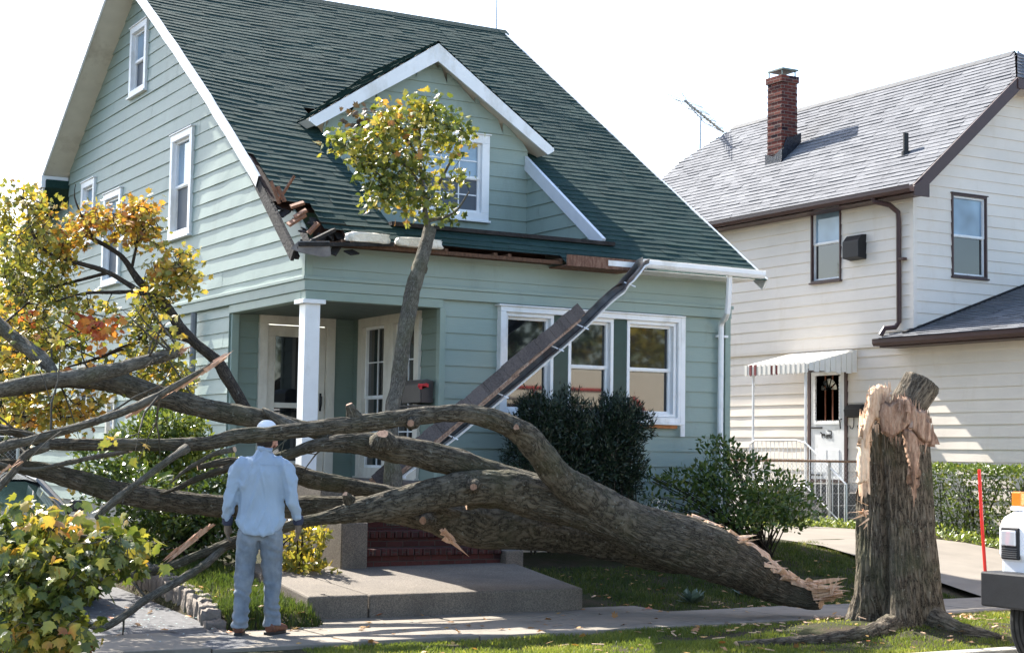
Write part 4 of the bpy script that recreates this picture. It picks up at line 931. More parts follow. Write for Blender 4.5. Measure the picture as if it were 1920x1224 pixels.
def shell(name, mat, hfun, dr, zlow, ridge, n=150, dz=.03, phr=(-180, 180), mats=None, mfun=None):
    vs, fs, uvs, mi = [], [], [], []; m = 70; full = phr == (-180, 180)
    for i in range(m+1):
        for k in range(n+1):
            ph = phr[0]+(phr[1]-phr[0])*k/n; pp = ph if not (full and k == n) else -180
            top = hfun(pp); z = zlow+(top-zlow)*(i/m); r = st_r(pp, z)+dr
            th = R(pp); arc = th*.45
            x_ = noise.noise(Vector((math.cos(th)*10.5+.12*math.sin(z*4), math.sin(th)*10.5, z*1.7))); x2 = noise.noise(Vector((math.cos(th)*22, math.sin(th)*22, z*3.5)))
            r -= ridge*(1-min(1, abs(x_)*3))+ridge*.5*(1-min(1, abs(x2)*3)); r += .03*noise.noise(Vector((math.cos(th)*2, math.sin(th)*2, z*1.6)))
            lean = V(*(Rt*(-.035*z)), )
            p = SC+lean+(toC*math.cos(th)+Rt*math.sin(th))*r+V(0, 0, z); vs.append(tuple(p)); uvs.append((arc, z))
    for i in range(m):
        for k in range(n):
            q = i*(n+1)+k; fs.append((q, q+1, q+n+2, q+n+1)); ph = phr[0]+(phr[1]-phr[0])*(k+.5)/n; top = hfun(ph); mi.append(mfun(ph, zlow+(top-zlow)*(i+.5)/m) if mfun else 0)
    me = bpy.data.meshes.new(name); me.from_pydata(vs, [], fs); uvl = me.uv_layers.new(name='UVMap'); idx = np.empty(len(me.loops), np.int32); me.loops.foreach_get('vertex_index', idx)
    uvl.data.foreach_set('uv', np.array(uvs, np.float32)[idx].ravel()); me.polygons.foreach_set('use_smooth', [True]*len(fs)); o = link(name, me, mats or mat, stump)
    if mfun: me.polygons.foreach_set('material_index', mi)
    return o
def hb(ph):   # top of the bark, by the angle away from the camera
    h = interp(ph, [(-180, 1.8), (-120, 1.5), (-84, 1.22), (-46, 1.27), (-43, 1.7), (-38, 1.9), (-32, 2.0), (-20, 2.06), (-5, 1.95), (10, 1.93), (28, 1.88), (45, 2.06), (80, 2.06), (110, 1.9), (180, 1.8)])
    return h+jagn(ph, 14, .16)+jagn(ph, 31, .06)
def hc(ph):
    h = interp(ph, [(-180, 1.95), (-120, 2.0), (-88, 2.02), (-60, 2.10), (-30, 2.16), (-8, 2.14), (5, 2.05), (30, 2.08), (50, 2.06), (75, 1.98), (180, 1.95)])
    return h+jagn(ph, 5, .16)+jagn(ph, 13, .10)
def strip(ph, z): return 1 if (abs(ph-(33-(1.9-z)*3)) < 11*min(1, max(0, (z-1.13)/.35)) and z > 1.13) else (2 if z > interp(ph, [(-25, 9), (-24, 1.98), (60, 1.86), (61, 9)]) else 0)
shell('bark', None, hb, 0, -.12, .022, mats=[BARK_S, ROT, ROT], mfun=strip, n=220)
shell('wood_core', None, hc, -.028, .8, .008, mats=[WOOD, ROT], mfun=lambda ph, z: 1 if ph > -12 else 0, n=120)
mb = MB(); nn_ = 60
ring = [SC+Rt*(-.08)+(toC*math.cos(R(a))+Rt*math.sin(R(a)))*(st_r(a, 2.0)-.05)+V(0, 0, hc(a)-.03) for a in [-180+360*k/nn_ for k in range(nn_)]]
cc0 = SC+V(0, 0, 2.0); k0 = len(mb.v)
mid_ = [c.lerp(cc0+V(0, 0, .1*math.sin(i*2.3)), .5) for i, c in enumerate(ring)]
for i in range(nn_): j = (i+1) % nn_; mb.poly([ring[i], ring[j], mid_[j], mid_[i]]); mb.poly([mid_[i], mid_[j], cc0])
uvgen(mb.build('broken_top', WOOD, stump))
mb = MB(); shards(mb, (atd(1648, 760, 15.0), atd(1640, 735, 15.1)), (.0, 0, 1), 6, .07, .02, .15, seed=2); shards(mb, (atd(1627, 880, 15.1), atd(1632, 800, 15.1)), (.05, 0, 1), 6, .1, .016, .12, seed=4)
for (u0, v0, u1, v1, w) in ((1622, 945, 1582, 925, .022), (1618, 958, 1558, 962, .018), (1618, 965, 1590, 975, .014), (1625, 975, 1603, 990, .018), (1630, 820, 1606, 803, .013), (1630, 824, 1610, 818, .01), (1622, 885, 1597, 895, .014), (1622, 962, 1616, 945, .03), (1624, 985, 1612, 1000, .02)):
    a, b = atd(u0, v0, 14.95), atd(u1, v1, 14.85); shards(mb, (a, .002), b-a, 1, (b-a).length*1.25, w, .02, .4, seed=int(u0+v1)); 
shards(mb, (atd(1622, 960, 14.98), .03), atd(1600, 955, 14.9)-atd(1622, 960, 14.98), 8, .14, .018, .5, seed=9)
uvgen(mb.build('splinters', WOOD, stump))
def chunk(name, outline, d, th, mat, seed=0, rel=.010, st_=.011):
    C0 = atd(sum(u for u, v in outline)/len(outline), sum(v for u, v in outline)/len(outline), d); k_ = d/FPX
    P2 = [((u-960)*k_, -(v-612)*k_) for u, v in outline]; cx_ = sum(p[0] for p in P2)/len(P2); cy_ = sum(p[1] for p in P2)/len(P2); P2 = [(a-cx_, b-cy_) for a, b in P2]
    def inside(x, y):
        c = False; n = len(P2)
        for i in range(n):
            (x1, y1), (x2, y2) = P2[i], P2[(i+1) % n]
            if (y1 > y) != (y2 > y) and x < (x2-x1)*(y-y1)/(y2-y1)+x1: c = not c
        return c
    def edge(x, y):
        m = 9
        for i in range(len(P2)):
            a = Vector(P2[i]); b = Vector(P2[(i+1) % len(P2)]); ab = b-a; t = max(0, min(1, (Vector((x, y))-a).dot(ab)/ab.length_squared)); m = min(m, (Vector((x, y))-a-ab*t).length)
        return m
    x0, x1, y0, y1 = min(p[0] for p in P2), max(p[0] for p in P2), min(p[1] for p in P2), max(p[1] for p in P2)
    vs, fs, idx = [], [], {}
    def vert(i, j):
        if (i, j) in idx: return idx[(i, j)]
        x, y = x0+i*st_, y0+j*st_; e = edge(x, y) if inside(x, y) else 0
        h = th*min(1, e/.03)-.05*(1-min(1, e/.02))+rel*(1-abs(noise.noise(Vector((x*26+.3*math.sin(y*9), y*3.2, seed))))*3)*min(1, e/.02)+rel*.5*noise.noise(Vector((x*70, y*9, seed)))
        jx = .006*noise.noise(Vector((x*90, y*30, seed))); jy = .016*noise.noise(Vector((x*60, y*8, seed+5)))
        vs.append(tuple(C0+_r*(x+jx)+_u*(y+jy)-_f*h)); idx[(i, j)] = len(vs)-1; return len(vs)-1
    for i in range(int((x1-x0)/st_)+1):
        for j in range(int((y1-y0)/st_)+1):
            if inside(x0+(i+.5)*st_, y0+(j+.5)*st_): fs.append((vert(i, j), vert(i+1, j), vert(i+1, j+1), vert(i, j+1)))
    me = bpy.data.meshes.new(name); me.from_pydata(vs, [], fs); o = link(name, me, mat, stump); me.polygons.foreach_set('use_smooth', [True]*len(fs)); sd_ = o.modifiers.new('s', 'SOLIDIFY'); sd_.thickness = .08; sd_.offset = -1; uvbox(o); return o
tc_ = -_f
chunk('weathered_wood', [(1655, 812), (1650, 775), (1656, 748), (1668, 756), (1682, 747), (1702, 742), (1712, 755), (1722, 767), (1738, 770), (1740, 785), (1749, 792), (1748, 828), (1738, 832), (1722, 822), (1705, 800), (1690, 812), (1672, 822)], 14.72, .015, ROT, 1)
chunk('weathered_wood', [(1692, 800), (1712, 806), (1722, 818), (1728, 850), (1722, 885), (1716, 925), (1708, 880), (1700, 850)], 14.70, .02, ROT, 5)
chunk('raw_wood', [(1628, 742), (1640, 724), (1652, 720), (1666, 726), (1672, 740), (1668, 765), (1668, 792), (1652, 798), (1644, 786), (1634, 806), (1622, 850), (1616, 805), (1624, 775)], 14.80, .015, WOOD, 2)
chunk('raw_wood', [(1618, 800), (1632, 790), (1634, 830), (1631, 905), (1610, 908), (1609, 862), (1613, 825)], 14.84, .015, m_wood('bright_wood', (.86, .68, .50), (.80, .58, .40), (.60, .36, .22)), 3)
for (e0, e1, n_, dd2, mt_, sd2) in (((1652, 752), (1702, 745), 16, 14.74, ROT, 71), ((1705, 752), (1746, 792), 14, 14.74, ROT, 72), ((1660, 815), (1735, 835), 18, 14.70, ROT, 73), ((1632, 738), (1670, 730), 14, 14.80, WOOD, 74), ((1614, 800), (1630, 745), 12, 14.84, WOOD, 75), ((1618, 900), (1632, 902), 8, 14.84, WOOD, 76), ((1640, 800), (1668, 795), 10, 14.78, WOOD, 77)):
    mb = MB(); shards(mb, (atd(*e0, dd2), atd(*e1, dd2)), (0, 0, -1 if e0[1] > 790 and sd2 != 75 else 1), n_, .10, .011, .07, .5, seed=sd2); uvgen(mb.build('splinters', mt_, stump))
mb = MB(); shards(mb, (atd(1740, 800, 14.9), atd(1722, 770, 14.9)), (.0, 0, 1), 12, .22, .05, .12, seed=3); shards(mb, (atd(1705, 800, 14.62), atd(1690, 750, 14.7)), (.12, 0, 1), 8, .15, .03, .18, seed=5); shards(mb, (atd(1745, 830, 14.9), atd(1730, 820, 14.8)), (.0, 0, 1), 8, .2, .05, .05, seed=8)
uvgen(mb.build('weathered_splinters', ROT, stump))
p0, p1 = atd(1693, 778, 14.97), atd(1727, 717, 15.07); dd_ = (p1-p0).normalized()
bark_tube('sawn_log', [(*p0, .16), (*p0.lerp(p1, .5), .178), (*p1, .180)], BARK_S, stump, .03, 60, .012, .03, 4, capmat=WOOD)
for i, pts in enumerate(([(1700, 1160, 26), (1640, 1188, 19), (1560, 1202, 15), (1470, 1208, 12), (1380, 1214, 11)], [(1730, 1165, 34), (1790, 1183, 20), (1850, 1195, 12), (1880, 1200, 8)])):
    L = []
    for u, v, r in pts: p = og(u, min(v, 1236)); L.append((p.x, p.y, p.z+.012+(.05 if r > 30 else 0), r*dep(p)/FPX))
    bark_tube('root', L, BARK_S, stump, .05, 26, .012, .12, i*3)
settle(stump, (3.5, -6.05, 0))
# ================================================================ FALLEN TREE
ft = thing('fallen_tree', 'huge fallen maple, split trunk end by the stump, bare limbs across the front walk', 'tree')
LIMBS = {
 'T': [(1540, 1130, 16.2, 12), (1522, 1126, 16.25, 17), (1472, 1108, 16.3, 27), (1430, 1086, 16.3, 36), (1390, 1062, 16.2, 44), (1326, 1034, 16.1, 52), (1270, 1016, 16.0, 53), (1218, 999, 15.95, 49), (1160, 976, 15.85, 44), (1109, 957, 15.75, 41), (1050, 941, 15.7, 41), (1000, 930, 15.7, 42), (940, 914, 15.75, 40), (870, 925, 15.7, 30)],
 'A': [(1230, 1005, 16.0, 34), (1170, 975, 15.85, 40), (1118, 946, 15.7, 38), (1082, 922, 15.55, 34), (1046, 893, 15.4, 29), (1012, 848, 15.2, 27), (982, 815, 15.05, 25), (955, 798, 14.9, 21), (912, 783, 14.7, 20), (862, 774, 14.5, 17), (775, 781, 14.2, 17), (690, 793, 13.9, 17), (592, 802, 13.6, 15), (515, 812, 13.4, 15), (440, 819, 13.3, 15), (375, 832, 13.2, 13), (250, 833, 13.1, 12), (125, 833, 13.0, 12), (82, 829, 13.0, 13), (37, 812, 12.9, 10), (0, 803, 12.85, 9), (-60, 785, 12.8, 8), (-200, 770, 12.7, 6), (-330, 730, 12.6, 3)],
 'B': [(1100, 955, 16.0, 36), (1030, 930, 15.9, 34), (960, 906, 15.75, 31), (900, 884, 15.65, 28), (840, 862, 15.5, 28), (740, 842, 15.3, 26), (665, 830, 15.2, 21), (590, 836, 15.1, 13), (545, 850, 15.0, 10), (490, 866, 14.95, 9), (436, 876, 14.9, 8), (380, 893, 14.9, 7), (329, 916, 14.9, 5), (300, 925, 14.9, 3)],
 'C': [(1060, 948, 15.8, 40), (970, 922, 15.6, 37), (890, 913, 15.4, 32), (790, 933, 15.25, 30), (715, 950, 15.1, 27), (652, 961, 15.0, 20), (602, 972, 14.95, 12), (562, 980, 14.9, 11), (500, 998, 14.8, 11), (440, 1016, 14.6, 11), (383, 1036, 14.4, 9), (314, 1063, 14.2, 9), (251, 1078, 14.1, 8.5), (170, 1094, 14, 8)],
 'C2': [(450, 1010, 14.65, 8), (424, 1022, 14.55, 8), (386, 1056, 14.3, 8), (330, 1091, 14.05, 8), (276, 1122, 13.85, 8), (232, 1154, 13.7, 8), (188, 1177, 13.6, 8), (160, 1166, 13.55, 6), (132, 1164, 13.5, 4)],
 'D': [(1340, 1052, 16.3, 28), (1270, 1042, 16.45, 34), (1218, 1031, 16.55, 36), (1109, 1003, 16.65, 42), (1000, 988, 16.55, 42), (900, 985, 16.3, 46), (850, 976, 16.2, 38), (800, 966, 16.1, 30), (740, 956, 16.0, 26), (600, 951, 15.9, 22), (417, 948, 15.6, 21), (314, 938, 15.4, 21), (220, 922, 15.2, 21), (125, 894, 15.0, 19), (47, 876, 14.9, 14), (-30, 868, 14.8, 11), (-180, 850, 14.6, 9), (-320, 880, 14.4, 6), (-430, 860, 14.3, 3)],
 'E': [(860, 965, 16.1, 18), (760, 932, 15.95, 15), (665, 912, 15.85, 15), (590, 899, 15.7, 18), (545, 885, 15.6, 17), (490, 872, 15.5, 13), (430, 866, 15.4, 9), (370, 876, 15.3, 6)],
 'F': [(700, 842, 15.45, 14), (630, 820, 15.3, 16), (560, 800, 15.2, 15), (500, 787, 15.1, 18), (440, 776, 15.0, 20), (375, 763, 14.9, 20), (300, 743, 14.75, 20), (237, 723, 14.6, 21), (180, 714, 14.5, 17), (110, 715, 14.4, 13), (60, 726, 14.35, 12), (-20, 738, 14.3, 11)],
 'G': [(-400, 690, 13.6, 5), (-300, 720, 13.7, 9), (-160, 745, 13.85, 13), (-20, 731, 13.95, 15), (0, 729, 13.95, 15), (75, 715, 13.95, 14), (150, 706, 14, 15), (212, 694, 14, 14), (275, 676, 14.05, 12), (325, 662, 14.1, 11), (338, 659, 14.1, 9)],
 'H': [(-300, 900, 12.4, 5), (-140, 870, 12.5, 9), (-20, 845, 12.6, 11), (25, 832, 12.6, 10), (62, 824, 12.6, 9), (125, 806, 12.6, 8.5), (187, 787, 12.6, 8), (250, 764, 12.6, 8), (300, 739, 12.65, 7), (362, 704, 12.7, 5), (403, 678, 12.75, 3)],
 'J': [(-260, 500, 15, 5), (-130, 540, 15, 10), (-30, 590, 14.9, 13), (0, 612, 14.9, 13), (37, 642, 14.8, 14), (75, 670, 14.7, 14), (97, 692, 14.6, 11), (108, 712, 14.5, 9)],
 'K': [(95, 828, 13.05, 11), (85, 838, 12.95, 9), (50, 852, 12.9, 8), (28, 880, 12.8, 7), (8, 903, 12.75, 8), (-20, 930, 12.7, 9)],
 'L': [(352, 838, 13.1, 9), (320, 860, 13.0, 7.5), (265, 900, 12.9, 6.5), (225, 930, 12.85, 8), (195, 955, 12.8, 7), (180, 972, 12.8, 5)],
 'M': [(560, 808, 15.1, 15), (528, 790, 15.05, 11), (505, 775, 15.0, 7), (492, 765, 15, 3)],
 'N': [(245, 845, 13.2, 5), (150, 862, 13.5, 5), (60, 880, 13.6, 4), (-10, 868, 13.6, 4)],
 'O': [(440, 842, 14.8, 6), (400, 852, 14.9, 5), (350, 880, 15, 4), (320, 905, 15, 2)],
 'I': [(468, 778, 15.6, 11), (455, 757, 15.6, 11), (421, 699, 15.6, 12), (404, 674, 15.6, 11), (369, 646, 15.6, 10), (337, 612, 15.6, 10), (309, 569, 15.6, 9), (270, 537, 15.65, 8), (246, 506, 15.7, 6.5), (228, 481, 15.7, 5), (197, 460, 15.7, 4.5), (151, 439, 15.8, 3.5), (95, 428, 15.8, 2)],
 'I2': [(315, 578, 15.6, 7), (260, 545, 15.5, 6), (225, 523, 15.5, 5), (197, 508, 15.5, 5), (140, 491, 15.5, 4.5), (88, 474, 15.5, 4), (67, 449, 15.5, 3.2), (53, 418, 15.5, 2)],
 'I3': [(365, 640, 15.6, 8), (337, 630, 15.6, 8), (291, 618, 15.5, 7), (260, 639, 15.5, 5), (218, 657, 15.4, 4), (175, 674, 15.4, 3), (120, 690, 15.4, 2)],
 'I4': [(262, 546, 15.5, 4), (211, 548, 15.4, 4), (158, 550, 15.4, 3), (105, 565, 15.3, 2)],
 'I5': [(200, 512, 15.5, 4), (158, 523, 15.6, 3.5), (105, 537, 15.6, 3), (53, 551, 15.6, 2)],
 'I6': [(246, 508, 15.7, 3.5), (254, 470, 15.7, 3), (262, 440, 15.8, 2.4), (285, 415, 15.8, 1.6)],
 'I7': [(178, 450, 15.7, 3), (160, 420, 15.7, 2.4), (140, 370, 15.7, 1.6), (142, 345, 15.7, 1)],
}
PTS = {k: pxl(v) for k, v in LIMBS.items()}
bark_tube('trunk', PTS['T'], BARK, ft, .03, 150, .013, .035, 1)
for k in 'ABCDEF': bark_tube('limb', PTS[k], BARK, ft, .04, 80 if k in 'ABCD' else 50, .010, .045, ord(k))
for k in ('C2', 'G', 'H', 'J', 'K', 'L', 'M', 'N', 'O'): bark_tube('limb', PTS[k], BARK_F, ft, .05, 20, .006, .08, ord(k[0])+5)
bl = thing('broken_branch', 'dark broken branch leaning up against the green side wall', 'branch', group=None)
for k in ('I', 'I2', 'I3', 'I4', 'I5', 'I6', 'I7'): bark_tube('limb', PTS[k], BARK_D, bl, .06, 14, .004, .08, 3)
KNOT = m_wood('old_cut', (.42, .27, .19), (.30, .18, .125), (.12, .07, .05))
# knots and cut stubs
def stub(u, v, d, r, to, L, mat=BARK):
    p = atd(u, v, d); q = Vector(to).normalized(); bark_tube('branch_stub', [(*p, r*2.0), (*(p+q*L*.45), r*1.5), (*(p+q*L*.8), r*1.05), (*(p+q*L*.93), r*.8)], mat, ft, .012, 24, .006, .10, u, capmat=KNOT)
tc = -_f
stub(968, 803, 14.9, .035, tc+V(.0, 0, .15), .16); stub(772, 790, 14.15, .038, tc+V(0, 0, -.1), .12); stub(888, 908, 15.3, .045, tc, .22); stub(804, 975, 16.0, .045, tc+V(-.2, 0, .1), .30)
stub(665, 785, 13.85, .035, V(-.5, -.1, 1), .15); stub(718, 830, 15.1, .07, tc+V(0, 0, 1.2), .12); stub(655, 938, 14.98, .03, tc+V(-.5, 0, 1), .12)
# torn wood of the trunk
mb = MB(); edge = [(1292, 966), (1330, 985), (1360, 1002), (1388, 1018), (1388, 1038), (1425, 1056), (1465, 1072), (1500, 1090), (1545, 1102)]
for i in range(len(edge)-1):
    a, b = atd(*edge[i], 16.12), atd(*edge[i+1], 16.2)
    shards(mb, (a, b), (b-a).normalized()+V(0, 0, .12), 11, .19, .035, .22, .35, seed=i+20)
shards(mb, (atd(1385, 1012, 16.1), .05), atd(1420, 1020, 16.1)-atd(1385, 1024, 16.1), 7, .22, .025, .25, seed=31)
shards(mb, (atd(1535, 1112, 16.2), .08), atd(1590, 1110, 16.2)-atd(1535, 1116, 16.2), 26, .34, .04, .16, .3, seed=33)
shards(mb, (atd(1560, 1108, 16.1), .02), V(.2, 0, 1), 3, .2, .02, .2, seed=37)
uvgen(mb.build('splinters', WOOD, ft))
core = pxl([(1290, 980, 16.22, 5), (1340, 1002, 16.25, 16), (1400, 1040, 16.3, 26), (1450, 1078, 16.33, 23), (1500, 1104, 16.33, 18), (1545, 1115, 16.3, 13), (1580, 1112, 16.28, 4)])
bark_tube('torn_wood', core, WOOD, ft, .02, 60, .014, .07, 50)
PINK = m_wood('pink_wood', (.72, .50, .36), (.62, .38, .25), (.38, .19, .11))
mb = MB()
shards(mb, (atd(340, 660, 14.1), .04), atd(356, 650, 14.1)-atd(335, 661, 14.1), 9, .13, .02, .15, seed=41)
uvgen(mb.build('splinters', PINK, ft)); mb = MB()
for i in range(14):
    s = i/13; a = atd(405-s*160, 682+s*96, 12.72); shards(mb, (a, .012), atd(400, 680, 12.7)-atd(300, 745, 12.65), 3, .24, .022, .04, .25, seed=60+i)
shards(mb, (atd(408, 678, 12.75), .015), atd(412, 674, 12.7)-atd(380, 695, 12.65), 5, .12, .014, .08, seed=43)
uvgen(mb.build('splinters', PINK, ft)); mb = MB()
for i in range(8): s = i/7; shards(mb, (atd(390-s*62, 990+s*45, 14.7), .02), atd(330, 1038, 14.7)-atd(385, 992, 14.7), 3, .28, .02, .06, seed=80+i)
uvgen(mb.build('splinters', PINK, ft)); mb = MB()
shards(mb, (atd(826, 1000, 15.9), atd(866, 1030, 15.9)), atd(870, 1035, 15.9)-atd(824, 998, 15.9), 10, .22, .04, .1, .3, seed=44)
uvgen(mb.build('splinters', PINK, ft)); mb = MB()
shards(mb, (atd(5, 885, 12.7), atd(38, 862, 12.7)), atd(0, 890, 12.7)-atd(38, 862, 12.7), 5, .15, .015, .1, seed=46)
uvgen(mb.build('splinters', PINK, ft))
# leaves
I_src = [p for k in ('I', 'I2', 'I3', 'I4', 'I5', 'I6', 'I7') for p in PTS[k]]
crown(bl, [(40, 365, 30, 26, 15.7, .3, 22), (75, 395, 26, 34, 15.7, .3, 40), (60, 450, 40, 34, 15.7, .5, 50), (115, 455, 34, 30, 15.7, .4, 48), (182, 405, 40, 22, 15.8, .3, 55), (150, 432, 30, 26, 15.7, .3, 34), (262, 402, 30, 22, 15.8, .25, 58), (248, 432, 36, 32, 15.8, .3, 70), (288, 440, 18, 30, 15.8, .2, 20), (115, 500, 24, 22, 15.7, .3, 26),
      (338, 492, 26, 26, 15.6, .25, 44), (300, 512, 26, 28, 15.6, .3, 36), (345, 530, 26, 24, 15.6, .3, 30), (290, 565, 36, 28, 15.6, .3, 48), (265, 600, 24, 26, 15.6, .3, 22), (50, 530, 50, 40, 15.6, .5, 60), (105, 545, 34, 28, 15.6, .4, 32), (165, 570, 34, 24, 15.5, .4, 22), (20, 470, 30, 40, 15.6, .6, 36), (210, 590, 18, 26, 15.5, .2, 12), (270, 640, 30, 22, 15.4, .3, 16)], I_src, LEAF_Y, (.045, .075), 4, spread=.11, twigs=.85, dens=1)
crown(ft, [(40, 580, 60, 60, 16.5, .7, 130), (110, 620, 60, 55, 16.3, .6, 110), (60, 660, 70, 40, 16, .6, 90), (230, 690, 60, 35, 15.6, .4, 45), (310, 695, 50, 28, 15.6, .4, 45), (330, 720, 35, 25, 15.6, .3, 30), (60, 765, 75, 36, 14.8, .4, 110), (150, 760, 40, 36, 14.7, .3, 50), (20, 700, 40, 60, 15.2, .5, 70), (120, 790, 40, 30, 14.7, .3, 20), (300, 660, 50, 25, 15.5, .3, 30), (-130, 600, 90, 80, 15.2, .7, 110), (-300, 680, 90, 90, 14.6, .8, 110), (-260, 560, 80, 70, 15.2, .6, 70), (-380, 830, 80, 70, 14.2, .6, 80), (-200, 820, 90, 50, 14, .6, 50)],
      [p for k in ('F', 'G', 'J') for p in PTS[k]], LEAF_Y, (.045, .08), 4, spread=.13, twigs=.7, dens=.8)
crown(ft, [(160, 610, 22, 16, 15.2, .3, 10), (200, 625, 24, 22, 15.1, .3, 13), (150, 690, 30, 14, 14.9, .3, 6), (60, 610, 30, 30, 15.5, .4, 6)], PTS['J'], LEAF_R, (.06, .09), 4, spread=.12)
fsrc = pxl([(-10, 1100, 10.8, 3), (60, 1050, 10.8, 3), (110, 1010, 10.8, 3), (180, 1010, 10.8, 2), (60, 980, 10.9, 3), (230, 1030, 10.9, 2), (70, 1150, 10.6, 3), (140, 1180, 10.6, 2)])
bark_tube('limb', pxl([(-60, 1180, 10.6, 12), (0, 1110, 10.7, 9), (60, 1055, 10.8, 7), (110, 1010, 10.8, 5), (180, 1008, 10.9, 3.5), (250, 1030, 10.9, 2)]), BARK_F, ft, .05, 14, .003, .06, 91)
crown(ft, [(60, 985, 62, 48, 10.9, .35, 52), (130, 1010, 52, 45, 10.8, .35, 50), (30, 1060, 60, 70, 10.7, .4, 75), (100, 1080, 60, 50, 10.6, .35, 55), (215, 1018, 42, 28, 10.9, .2, 22), (245, 1045, 34, 26, 10.9, .2, 16), (60, 1150, 70, 60, 10.5, .4, 75), (110, 1185, 50, 50, 10.5, .4, 50), (150, 1090, 30, 25, 10.7, .2, 10), (20, 1210, 60, 40, 10.4, .4, 40), (150, 1050, 30, 30, 10.8, .2, 14)],
      fsrc, LEAF_G, (.05, .11), 5, twig=BARK_F, spread=.13, twigs=.5, droop=-1.0, tr=.005)
rr_ = random.Random(11); tp_, th_ = [], []
for k, n_ in (('F', 8), ('G', 10), ('D', 11), ('H', 6), ('C2', 4), ('J', 5), ('K', 4)):
    L = PTS[k]; L = L[len(L)//2:] if k in 'ADC' else L
    for _ in range(n_):
        a = Vector(rr_.choice(L)[:3]); d = Vector((rr_.uniform(-1, .4), rr_.uniform(-.5, .7), rr_.uniform(-.7, .9))).normalized(); l = rr_.uniform(.25, .8)
        q = [a, a+d*l*.4+V(0, 0, .03), a+d*l*.7+V(rr_.uniform(-.06, .06), 0, rr_.uniform(-.02, .1)), a+d*l+V(rr_.uniform(-.1, .1), 0, rr_.uniform(-.05, .15))]
        mb = MB(); mb.tube(q, [.011, .008, .006, .002], 6, cap=False); s_ = q[1]; e_ = s_+Vector((d.x+rr_.uniform(-.6, .6), d.y, d.z+rr_.uniform(-.6, .6))).normalized()*l*.5; mb.tube([s_, s_.lerp(e_, .5)+V(0, 0, .02), e_], [.006, .004, .002], 5, cap=False)
        mb.build('twig', BARK_F, ft, smooth=True)
        if rr_.random() < .45:
            for c_ in (q[3], e_): tp_ += [list(c_+V(rr_.gauss(0, .05), rr_.gauss(0, .05), rr_.gauss(0, .05))) for _ in range(5)]
tp_ = np.array(tp_); n_ = len(tp_); leaf_mesh('foliage', tp_, rdir(n_, (0, 0, -.5)), rdir(n_, (-.3, -.2, 1)), rng.uniform(.05, .09, n_), LEAF_Y, ft)
settle(ft, (2.5, -4.2, 0)); settle(bl, (-2.4, -3.6, 1.2))
# ---- limb leaning on the eave with a sprouting crown
ll = thing('leaning_limb', 'upright broken limb leaning on the eave with a crown of yellow-green leaves over the dormer', 'branch')
Q = []
for u, v, y, r in ((740, 985, -1.55, 17), (738, 905, -1.52, 21), (735, 870, -1.5, 17), (734, 840, -1.45, 14), (736, 765, -1.3, 15.5), (745, 726, -1.22, 16), (756, 643, -1.1, 16.5), (767, 582, -1.0, 17), (774, 546, -.93, 17.5), (785, 505, -.85, 15.5), (797, 465, -.76, 15), (806, 430, -.68, 14.5)):
    p = aty(u, v, y); Q.append((*p, r*.88*dep(p)/FPX))
bark_tube('trunk', Q, BARK_F, ll, .03, 36, .008, .05, 17, capmat=BARK_F)
p = aty(783, 508, -.8); bark_tube('branch_stub', [(*p, .09), (*(aty(792, 500, -.78)), .08), (*(aty(797, 497, -.78)), .06)], BARK_F, ll, .02, 16, .006, .1, 4)
tw = []
for L in ([(806, 440, -.7, 8), (800, 415, -.7, 6), (795, 380, -.7, 5), (790, 330, -.8, 4), (786, 270, -.8, 3), (790, 210, -.8, 1.5)], [(795, 380, -.7, 4), (825, 340, -.6, 3), (850, 290, -.6, 2), (865, 240, -.6, 1.2)], [(792, 350, -.8, 4), (760, 310, -.9, 3), (720, 270, -1, 2), (690, 240, -1, 1.2)], [(793, 360, -.8, 3), (740, 350, -.9, 2.2), (680, 300, -1, 1.5), (640, 270, -1, 1)], [(800, 415, -.7, 4), (850, 400, -.6, 2.5), (880, 360, -.6, 1.5)], [(788, 300, -.8, 3), (750, 240, -.9, 2), (735, 215, -.9, 1)]):
    q = []
    for u, v, y, r in L: p = aty(u, v, y); q.append((*p, r*dep(p)/FPX))
    tw += q; bark_tube('limb', q, BARK_F, ll, .05, 8, .001, .04, u)
def regy(L): return [(u, v, a, b, dep(aty(u, v, y)), t, n) for u, v, a, b, y, t, n in L]
crown(ll, regy([(672, 268, 36, 20, -1.0, .3, 32), (632, 262, 20, 12, -1, .15, 14), (690, 300, 26, 14, -1, .2, 16), (762, 196, 12, 12, -.9, .15, 6), (722, 210, 16, 16, -.9, .2, 10), (738, 238, 40, 24, -.9, .3, 34), (790, 205, 18, 20, -.8, .2, 16), (822, 212, 22, 22, -.8, .2, 18), (800, 245, 46, 28, -.8, .3, 42), (715, 285, 34, 26, -.9, .3, 28), (765, 300, 46, 40, -.9, .4, 46), (868, 242, 22, 18, -.65, .2, 14), (845, 275, 30, 18, -.7, .2, 14), (712, 345, 34, 20, -.9, .25, 22), (745, 362, 40, 22, -.9, .3, 28), (790, 350, 30, 34, -.7, .3, 22), (835, 325, 30, 20, -.6, .2, 8), (868, 345, 20, 16, -.6, .15, 6), (848, 400, 30, 14, -.6, .2, 10), (668, 322, 14, 8, -1, .1, 4), (700, 372, 22, 10, -.8, .15, 8), (775, 392, 22, 16, -.8, .2, 8), (815, 380, 22, 22, -.7, .2, 10)]), tw, m_leaf('sprout_leaf', [(0, (.02, .035, .012)), (.3, (.06, .09, .02)), (.48, (.14, .17, .03)), (.64, (.30, .29, .05)), (.78, (.46, .36, .06)), (.9, (.42, .18, .045)), (1, (.09, .05, .03))], .4, .33, 1.3), (.055, .10), 5, twig=BARK_F, spread=.14, twigs=.5, tr=.005)
